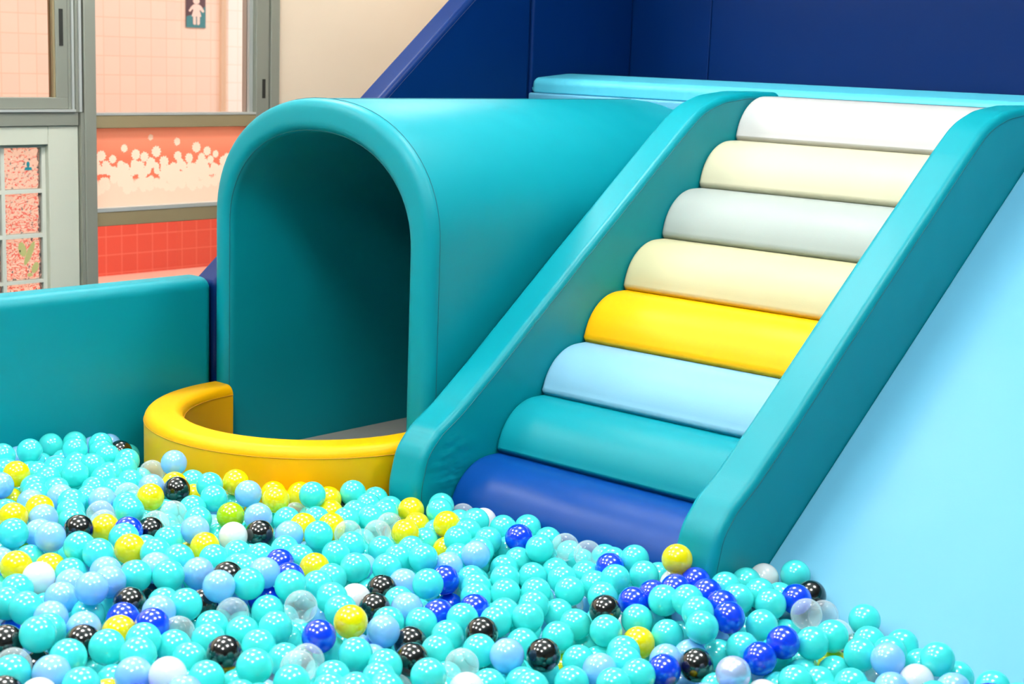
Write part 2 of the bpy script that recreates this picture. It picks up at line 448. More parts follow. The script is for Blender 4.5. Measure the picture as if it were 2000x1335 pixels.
# panel with a square opening grid
pz = 1.136
box('panel', (XW - 0.06, 3.500, 0), (XW + 0.012, 3.638, pz), M['panel'], w2, 0.004)['label'] = 'pale green-grey painted panel'
box('panel', (XW - 0.06, 2.75, 1.062), (XW + 0.012, 3.4995, pz), M['panel'], w2, 0.004)
box('panel', (XW - 0.06, 2.75, 0.0), (XW + 0.012, 3.4995, 0.12), M['panel'], w2, 0.004)
rows = [(0.884, 1.050), (0.704, 0.868), (0.516, 0.688), (0.330, 0.503), (0.15, 0.315)]
zs = [1.062] + [v for r in rows for v in (r[1], r[0])] + [0.12]
for i in range(0, len(zs), 2):
    box('mortar', (XW - 0.05, 2.75, zs[i + 1]), (XW - 0.012, 3.4995, zs[i]), M['mortar'], w2)
cols = [(3.316, 3.482), (3.130, 3.300), (2.945, 3.114), (2.76, 2.929)]
for (z0, z1) in rows:
    ys = [3.4995] + [v for c in cols for v in (c[1], c[0])] + [2.75]
    for i in range(0, len(ys), 2):
        if ys[i] - ys[i + 1] > 0.001: box('mortar', (XW - 0.05, ys[i + 1], z0), (XW - 0.012, ys[i], z1), M['mortar'], w2)
for (y0, y1) in cols:
    for (z0, z1) in rows:
        box('glass_brick', (XW - 0.05, y0 + 0.001, z0 + 0.001), (XW - 0.022, y1 - 0.001, z1 - 0.001), M['brick'], w2, 0.006)
def blob(name, outline, m, parent, x):
    n = len(outline); V = [(x, a, b) for a, b in outline] + [(x + 0.001, a, b) for a, b in outline]
    F = [tuple(range(n)), tuple(range(n, 2 * n))[::-1]] + [(i, (i + 1) % n, n + (i + 1) % n, n + i) for i in range(n)]
    return link_mesh(name, V, F, m, parent, False)
def ell(cy, cz, a, b, rot=0, n=20):
    return [(cy + a * math.cos(t) * math.cos(rot) - b * math.sin(t) * math.sin(rot), cz + a * math.cos(t) * math.sin(rot) + b * math.sin(t) * math.cos(rot)) for t in [2 * math.pi * i / n for i in range(n)]]
du = empty('wall_sticker', (XW - 0.02, 3.43, 0.96)); tag(du, 'small teal boat-shaped sticker on the top right glass brick', 'sticker')
blob('sticker_hull', [(3.413, 0.972), (3.440, 0.972), (3.444, 0.960), (3.409, 0.960)], M['duck'], du, XW - 0.0205)
blob('sticker_sail', ell(3.426, 0.983, 0.007, 0.0115), M['duck'], du, XW - 0.0205)
gs = empty('wall_sticker', (XW - 0.02, 3.40, 0.6)); tag(gs, 'yellow-green leafy animal sticker on the third glass brick down', 'sticker')
blob('sticker_leaf', ell(3.392, 0.643, 0.017, 0.030, 0.25), M['leaf'], gs, XW - 0.0205)
blob('sticker_leaf', ell(3.424, 0.625, 0.013, 0.052, -0.45), M['leaf'], gs, XW - 0.0203)
blob('sticker_leaf', ell(3.449, 0.565, 0.014, 0.024, -0.5), M['leaf'], gs, XW - 0.0205)
blob('sticker_leaf', ell(3.425, 0.537, 0.012, 0.008), M['leaf'], gs, XW - 0.0203)
blob('sticker_eye', ell(3.381, 0.637, 0.0035, 0.0045), M['leafdark'], gs, XW - 0.019)

# restroom sign on the pink tiles
sg = empty('restroom_sign', (-8.448, 6.388, 1.70)); tag(sg, 'plum and teal restroom sign with a white woman figure, on pink tiles', 'sign')
sy0, sy1, sz0, sz1 = 6.312, 6.466, 1.574, 1.90
box('sign_plate', (-8.449, sy0, sz0), (-8.442, sy1, sz1), M['sign_top'], sg)
def spx(x, y): return sy0 + (x - 215) / 330 * (sy1 - sy0), sz0 + (495 - y) / 495 * 0.172
def sblob(name, pts, m, x, parent): 
    return blob(name, [spx(*p) for p in pts], m, parent, x)
sblob('sign_wave', [(215, 495), (545, 495), (545, 95), (500, 130), (440, 215), (370, 245), (300, 265), (215, 295)], M['sign_low'], -8.4415, sg)
fig = sblob('woman_dress', [(340, 68), (430, 68), (470, 100), (520, 190), (495, 218), (445, 165), (440, 185), (468, 290), (300, 290), (330, 180), (322, 150), (275, 212), (250, 190), (300, 105)], M['sign_fig'], -8.4400, sg)
sblob('woman_legs', [(328, 290), (375, 290), (375, 435), (360, 442), (340, 438), (328, 420)], M['sign_fig'], -8.4400, sg)
sblob('woman_legs', [(396, 290), (442, 290), (442, 420), (430, 440), (408, 445), (396, 435)], M['sign_fig'], -8.4400, sg)
sblob('woman_head', [(383 + 58 * math.cos(t), 8 - 58 * math.sin(t)) for t in [2 * math.pi * i / 24 for i in range(24)]], M['sign_fig'], -8.4400, sg)

# ------------------------------------------------------------------ padded barrier, left of the pit
def E(z): return z + EYE                        # heights measured from eye level
br_ = empty('padded_barrier', (-4.01, 1.2, 0)); tag(br_, 'long teal padded barrier along the left side of the pit', 'barrier')
prof = fillet([(-4.07, 0), (-3.95, 0), (-3.95, E(-.737)), (-4.07, E(-.737))], [0, 0, 0.038, 0.038], 8)
extrude('barrier_pad', prof, 'Y', -0.4, 3.056, 0.03, M['teal'], br_)
# ------------------------------------------------------------------ navy padded side wall
YP = 4.55                                        # front of the platform
sl = 0.82
YN = 3.062
x0, x1 = -4.065, -3.950
pw = empty('padded_side_panel', (-4.0, 3.6, 0)); tag(pw, 'navy padded panel whose top edge slopes down behind the tunnel', 'padded panel')
zt = E(-0.165 + (YP - 3.785) * sl)
prof = fillet([(YN, 0), (YP - 0.002, 0), (YP - 0.002, zt), (YN, E(-0.165 - (3.785 - YN) * sl))], [0, 0, 0.02, 0.03], 6)
extrude('panel_pad', prof, 'X', x0, x1, 0.022, M['navy'], pw)
tube('seam', [(x1 + 0.0005, 3.09, E(-0.165 - (3.785 - 3.09) * sl) - 0.03), (x1 + 0.0005, YP - 0.02, zt - 0.03 - 0.01)], 0.0012, M['navy_seam'], pw)
pw2 = empty('padded_side_panel', (-4.0, 4.85, 0)); tag(pw2, 'upright navy padded panel at the left end of the pale blue mat', 'padded panel')
box('panel_pad', (x0, YP + 0.004, 0), (x1, 5.172, 2.3), M['navy'], pw2, 0.012)
pb = empty('padded_back_panel', (-3.75, 5.24, 0)); tag(pb, 'narrow navy padded panel in the left corner of the back wall', 'padded panel')
box('panel_pad', (-4.06, 5.178, 0), (-3.574, 5.30, 2.3), M['navy'], pb, 0.005)
pb = empty('padded_back_panel', (-2.2, 5.24, 0)); tag(pb, 'wide navy padded panel behind the steps and the pale blue mat', 'padded panel')
box('panel_pad', (-3.572, 5.178, 0), (-0.9, 5.30, 2.3), M['navy'], pb, 0.005)
# right end of the play structure
ps = empty('padded_side_panel', (-0.9, 4.9, 0)); tag(ps, 'navy padded panel at the right end of the platform', 'padded panel')
box('panel_pad', (-0.895, YP + 0.004, 0), (-0.77, 5.3, 2.3), M['navy'], ps, 0.012)

# ------------------------------------------------------------------ platform and its mat
pl = empty('platform', (-2.4, 4.86, 0)); tag(pl, 'pale blue padded platform box behind the tunnel, topped by a mat', 'platform')
box('platform_block', (-3.948, 4.537, 0), (-0.9, 5.174, E(-0.1525)), M['sky'], pl, 0.008)
mt = empty('platform_mat', (-2.4, 4.86, E(-0.152))); tag(mt, 'long pale blue padded mat lying on top of the platform', 'mat')
prof = fillet([(YP, E(-.152)), (5.172, E(-.152)), (5.172, E(-.085)), (4.75, E(-.078)), (YP, E(-.096))], [0.006, 0.01, 0.02, 0.5, 0.03], 8)
extrude('mat_pad', prof, 'X', -3.945, -0.905, 0.02, M['sky_mat'], mt)

# ------------------------------------------------------------------ tunnel
YF = 3.05
tu = empty('play_tunnel', (-3.443, 3.8, 0)); tag(tu, 'teal padded arched tunnel behind the yellow half ring', 'tunnel')
def arch(cx, a, zs_, b, n, m_=40, x_lo=None, z_lo=0.0):
    pts = [(cx - a, z_lo)]
    for i in range(m_ + 1):
        t = math.pi - math.pi * i / m_
        c, s = math.cos(t), math.sin(t)
        pts.append((cx + a * math.copysign(abs(c) ** (2 / n), c), zs_ + b * abs(s) ** (2 / n)))
    pts.append((cx + a, z_lo))
    return pts
def refine(p, k=10):
    return [p[0]] + [tuple(np.array(p[0]) + (np.array(p[1]) - np.array(p[0])) * i / k) for i in range(1, k)] + p[1:-1] + \
           [tuple(np.array(p[-2]) + (np.array(p[-1]) - np.array(p[-2])) * i / k) for i in range(1, k)] + [p[-1]]
OUT = (-3.466, 0.481, E(-.535), 0.380, 2.15)
INN = (-3.4775, 0.3955, E(-.560), 0.306, 2.15)
outer = refine(arch(*OUT)); inner = refine(arch(*INN))
N_ = len(outer)
def ring_loop(o_in, i_in, y):
    """outer and inner arch with insets, at depth y"""
    oc = refine(arch(OUT[0], OUT[1] - o_in, OUT[2], OUT[3] - o_in, OUT[4]))
    ic = refine(arch(INN[0], INN[1] + i_in, INN[2], INN[3] + i_in, INN[4]))
    return [(p[0], y, p[1]) for p in oc] + [(p[0], y, p[1]) for p in ic]
rr = 0.034; loops = []
for j in range(8):
    t = math.pi / 2 * j / 7
    loops.append(ring_loop(rr * (1 - math.sin(t)), rr * (1 - math.sin(t)), YF + rr * (1 - math.cos(t))))
nl = 10
for j in range(1, nl + 1): loops.append(ring_loop(0, 0, YF + rr + (4.536 - YF - rr) * j / nl))
V = [v for l in loops for v in l]; F = []
S = 2 * N_
for j in range(len(loops) - 1):
    for i in range(N_ - 1):
        a = j * S + i
        F.append((a, a + S, a + S + 1, a + 1)[::-1])
        a += N_
        F.append((a, a + 1, a + S + 1, a + S)[::-1])
for i in range(N_ - 1): F.append((i, i + 1, N_ + i + 1, N_ + i)[::-1])
tb = link_mesh('tunnel_pad', V, F, M['teal'], tu)
sm = [(p[0], YF + 0.036, p[1]) for p in refine(arch(OUT[0], OUT[1] + 0.0004, OUT[2], OUT[3] + 0.0004, OUT[4]))]
tube('seam', sm, 0.0011, M['teal_seam'], tu)
sm = [(p[0], YF + 0.0145, p[1]) for p in refine(arch(INN[0], INN[1] + 0.0055, INN[2], INN[3] + 0.0055, INN[4]))]
tube('seam', sm, 0.0011, M['teal_seam'], tu)
tube('seam', [(-3.448, YF + 0.036, E(-.1548)), (-3.455, 4.535, E(-.1548))], 0.0011, M['teal_seam'], tu)
fm = empty('tunnel_mat', (-3.45, 3.8, 0)); tag(fm, 'flat grey floor mat inside the dark tunnel', 'mat')
box('mat_pad', (-3.870, 3.052, 0.0), (-3.096, 4.536, 0.2), M['matgrey'], fm)
# ------------------------------------------------------------------ yellow half ring at the tunnel mouth
hr = empty('half_ring_step', (-3.457, 2.8, 0)); tag(hr, 'yellow padded half ring in front of the tunnel mouth', 'padded ring')
RO, RI, rc = 0.4935, 0.378, 0.03
cx, cy, zt = -3.457, YF - 0.004, E(-1.068)
sec = fillet([(RI, 0.001), (RO, 0.001), (RO, zt), (RI, zt)], [0, 0, rc, rc], 7)
V = []; F = []; ns = len(sec); nt_ = 72
for j in range(nt_ + 1):
    a = math.pi + math.pi * j / nt_
    for (r_, z) in sec: V.append((cx + r_ * math.cos(a), cy + r_ * math.sin(a), z))
for j in range(nt_):
    for i in range(ns):
        a, b = j * ns + i, j * ns + (i + 1) % ns
        F.append((a, b, b + ns, a + ns)[::-1])
F.append(tuple(range(ns))); F.append(tuple(range(nt_ * ns, nt_ * ns + ns))[::-1])
o = link_mesh('ring_pad', V, F, M['yellow'], hr, True, (len(F) - 1, len(F) - 2))
w = o.modifiers.new('normals', 'WEIGHTED_NORMAL'); w.keep_sharp = True
for r_, zz in ((RO - 0.0005, zt - rc), (RI + 0.0005, zt - rc)):
    tube('seam', [(cx + (r_ + (0.001 if r_ > .45 else -0.001)) * math.cos(a), cy + (r_ + (0.001 if r_ > .45 else -0.001)) * math.sin(a), zz) for a in [math.pi + math.pi * j / 60 for j in range(61)]], 0.0011, M['yellow_seam'], hr)

# ------------------------------------------------------------------ stairs: two rails and eight rounded steps
XL0, XL1, XR0, XR1 = -2.945, -2.830, -2.000, -1.885
st = empty('soft_play_stairs', (-2.415, 3.7, 0)); tag(st, 'padded staircase of eight coloured rounded steps between teal rails', 'stairs')
top = [(3.02, -.958), (3.16, -.855), (3.523, -.572), (3.971, -.232), (4.087, -.150), (4.20, -.117), (4.34, -.103), (4.536, -.103)]
prof = [(2.925, -1.5), (2.872, -1.30), (2.858, -1.16), (2.885, -1.06), (2.94, -1.005)] + top + [(4.536, -1.5)]
prof = fillet([(y, E(z)) for y, z in prof], [0.02, 0.2, 0.15, 0.12, 0.12, 0.3, 0.8, 0.8, 0.3, 0.3, 0.3, 0.3, 0.02, 0], 6)
prof = densify(prof, 0.06)
for xa, xb in ((XL0, XL1), (XR0, XR1)):
    rl = extrude('side_rail', prof, 'X', xa, xb, 0.020, M['teal_rail' if xa == XL0 else 'teal'], st, 7)
    P = np.array([p for p in prof])
    for xs, sgn in ((xa, -1), (xb, 1)):
        # stitched seam just inside the rim of each side face, from foot to top
        path = []
        Q = np.array(P)
        area = 0.5 * np.sum(Q[:, 0] * np.roll(Q[:, 1], -1) - np.roll(Q[:, 0], -1) * Q[:, 1])
        if area < 0: Q = Q[::-1]
        e = np.roll(Q, -1, 0) - np.roll(Q, 1, 0); e /= np.maximum(np.linalg.norm(e, axis=1), 1e-9)[:, None]
        ins = Q - np.c_[e[:, 1], -e[:, 0]] * 0.021
        sel = [(q[0], q[1]) for q, p in zip(ins, Q) if p[1] > 0.12 and p[0] < 4.52]
        sel = sorted(sel, key=lambda q: q[0] + q[1])
        path = [(xs + sgn * 0.0004, a, b) for a, b in sel]
        tube('seam', path, 0.0011, M['teal_seam'], st)
centres = [(3.132, -1.253), (3.318, -1.113), (3.502, -.980), (3.683, -.842), (3.864, -.698), (4.046, -.550), (4.230, -.405), (4.418, -.265)]
names = [('blue', 'royal blue step'), ('teal', 'teal step'), ('sky', 'pale blue step'), ('yellow', 'yellow step'), ('sand', 'cream step'),
         ('grey', 'grey step'), ('cream', 'upper cream step'), ('white', 'white top step')]
M['lightblue_step'] = vinyl('light_blue_step_vinyl', '#78AAC4', 0.45)
names[2] = ('lightblue_step', 'pale blue step')
rs = 0.149
for i, ((yc, zc), (mm, lab)) in enumerate(zip(centres, names)):
    zb = 0.0 if i == 0 else E(centres[i - 1][1]) + rs + 0.0008
    yb = min(yc + 0.30, 4.536)
    z0 = E(zc)
    p = []
    if i == 0:
        p += [(yc - rs, 0.0), (yc - rs, z0 - 0.1)]
    else:
        p += [(yc - rs + 0.006, zb), (yc - rs, zb + 0.014)]
    for k in range(0, 19):
        t = math.pi - math.pi / 2 * k / 18
        q = (yc + rs * math.cos(t), z0 + rs * math.sin(t))
        if q[1] > p[-1][1] + 1e-4: p.append(q)
    p += [(yb, z0 + rs), (yb, zb)]
    sp_ = extrude('step', p, 'X', XL1 + 0.001, XR0 - 0.001, 0.012, M[mm], st, 5)
    sp_['label'] = lab
for i in range(1, 8):                              # foam blocks that carry the steps
    y0 = centres[i][0] + 0.302 if centres[i][0] + 0.302 < 4.54 else None
    zb = E(centres[i - 1][1]) + rs
# the hidden core under the steps
core = [(centres[0][0] + 0.301, 0.0)]
for i in range(7):
    yb = min(centres[i][0] + 0.301, 4.536)
    core += [(yb, core[-1][1]), (yb, E(centres[i][1]) + rs)] if yb < 4.54 else []
core = [core[0]] + core[1:] + [(4.535, core[-1][1]), (4.535, 0.0)]
extrude('step_core', core, 'X', XL1 + 0.003, XR0 - 0.003, 0.0005, M['teal'], st, 1)

# ------------------------------------------------------------------ slide
sd = empty('slide', (-1.47, 3.7, 0)); tag(sd, 'broad pale blue padded slide on the right, beside the teal rail', 'slide')
sp = .726
def zsl(y): return E(-1.177 + sp * (y - 3.101))
prof = [(2.66, 0.001), (2.66, 0.02)] + [(2.70, zsl(2.70)), (3.4, zsl(3.4)), (4.1, zsl(4.1)), (4.40, zsl(4.40) - .004), (4.536, E(-0.155)), (4.536, 0.001)]
prof = fillet(prof, [0, 0, 0.02, 0.5, 0.5, 0.25, 0.01, 0], 6)
extrude('slide_pad', densify(prof, 0.08), 'X', XR1 + 0.001, -1.136, 0.006, M['sky'], sd, 4)
prof2 = [(2.925, -1.5), (2.872, -1.30), (2.858, -1.16), (2.885, -1.06), (2.94, -1.005)] + top + [(4.536, -1.5)]
prof2 = fillet([(y, E(z)) for y, z in prof2], [0.02, 0.2, 0.15, 0.12, 0.12, 0.3, 0.8, 0.8, 0.3, 0.3, 0.3, 0.3, 0.02, 0], 6)
extrude('side_rail', densify(prof2, 0.06), 'X', -1.135, -1.02, 0.02, M['teal'], sd, 7)

# ------------------------------------------------------------------ the balls
R = 0.035
def ball_mat(name, color, rough=0.16, kind='solid'):
    m = bpy.data.materials.new(name); m.use_nodes = True
    nt = m.node_tree; N = nt.nodes; L = nt.links; b = N['Principled BSDF']
    c = lin(color)
    b.inputs['Base Color'].default_value = c
    b.inputs['Roughness'].default_value = rough
    b.inputs['IOR'].default_value = 1.52
    b.inputs['Specular IOR Level'].default_value = 0.8
    b.inputs['Coat Weight'].default_value = 0.5
    b.inputs['Coat Roughness'].default_value = 0.08
    if kind == 'solid':
        # thin-walled plastic: a little of the light comes through
        tr = N.new('ShaderNodeBsdfTranslucent'); tr.inputs[0].default_value = c
        mx = N.new('ShaderNodeMixShader'); mx.inputs[0].default_value = 0.25
        out = [n for n in N if n.type == 'OUTPUT_MATERIAL'][0]
        L.new(b.outputs[0], mx.inputs[1]); L.new(tr.outputs[0], mx.inputs[2]); L.new(mx.outputs[0], out.inputs[0])
    if kind == 'clear':
        t = N.new('ShaderNodeBsdfTransparent'); t.inputs[0].default_value = (0.97, 0.985, 1, 1)
        mx = N.new('ShaderNodeMixShader')
        lw = N.new('ShaderNodeLayerWeight'); lw.inputs[0].default_value = 0.45
        mr = N.new('ShaderNodeMapRange'); mr.inputs[3].default_value = 0.12; mr.inputs[4].default_value = 0.55
        L.new(lw.outputs['Facing'], mr.inputs[0]); L.new(mr.outputs[0], mx.inputs[0])
        out = [n for n in N if n.type == 'OUTPUT_MATERIAL'][0]
        L.new(t.outputs[0], mx.inputs[1]); L.new(b.outputs[0], mx.inputs[2]); L.new(mx.outputs[0], out.inputs[0])
    if kind == 'pearl':
        b.inputs['Metallic'].default_value = 0.35; b.inputs['Roughness'].default_value = 0.3
    return m
BM = {'t': ball_mat('turquoise_plastic', '#50ECEA'), 'l': ball_mat('pale_blue_plastic', '#98D2FF'), 'y': ball_mat('yellow_plastic', '#F7E600'),
      'k': ball_mat('black_plastic', '#0b0b0b', 0.13, 'black'), 'b': ball_mat('royal_blue_plastic', '#0038D8', 0.14, 'black'), 'c': ball_mat('clear_plastic', '#EAF2F4', 0.12, 'clear'),
      'w': ball_mat('white_plastic', '#F4F4F6'), 'g': ball_mat('lime_plastic', '#B4DC00'), 'p': ball_mat('pearl_plastic', '#B8C4EC', 0.3, 'pearl')}
ORDER = 'tlykbcwgp'
def sphere(nu, nv, clear=False):
    V = [(0, 0, R)]
    for j in range(1, nv):
        t = math.pi * j / nv
        for i in range(nu):
            a = 2 * math.pi * i / nu
            V.append((R * math.sin(t) * math.cos(a), R * math.sin(t) * math.sin(a), R * math.cos(t)))
    V.append((0, 0, -R)); F = []
    for i in range(nu): F.append((0, 1 + i, 1 + (i + 1) % nu))
    for j in range(nv - 2):
        for i in range(nu):
            a = 1 + j * nu + i; b = 1 + j * nu + (i + 1) % nu
            F.append((a, a + nu, b + nu, b))
    l = len(V) - 1
    for i in range(nu): F.append((l, l - nu + (i + 1) % nu, l - nu + i))
    return V, F
SV, SF = sphere(40, 24)
proto = {}
for c in ORDER:
    me = bpy.data.meshes.new('play_ball'); me.from_pydata(SV, [], SF); me.materials.append(BM[c]); me.shade_smooth()
    proto[c] = me
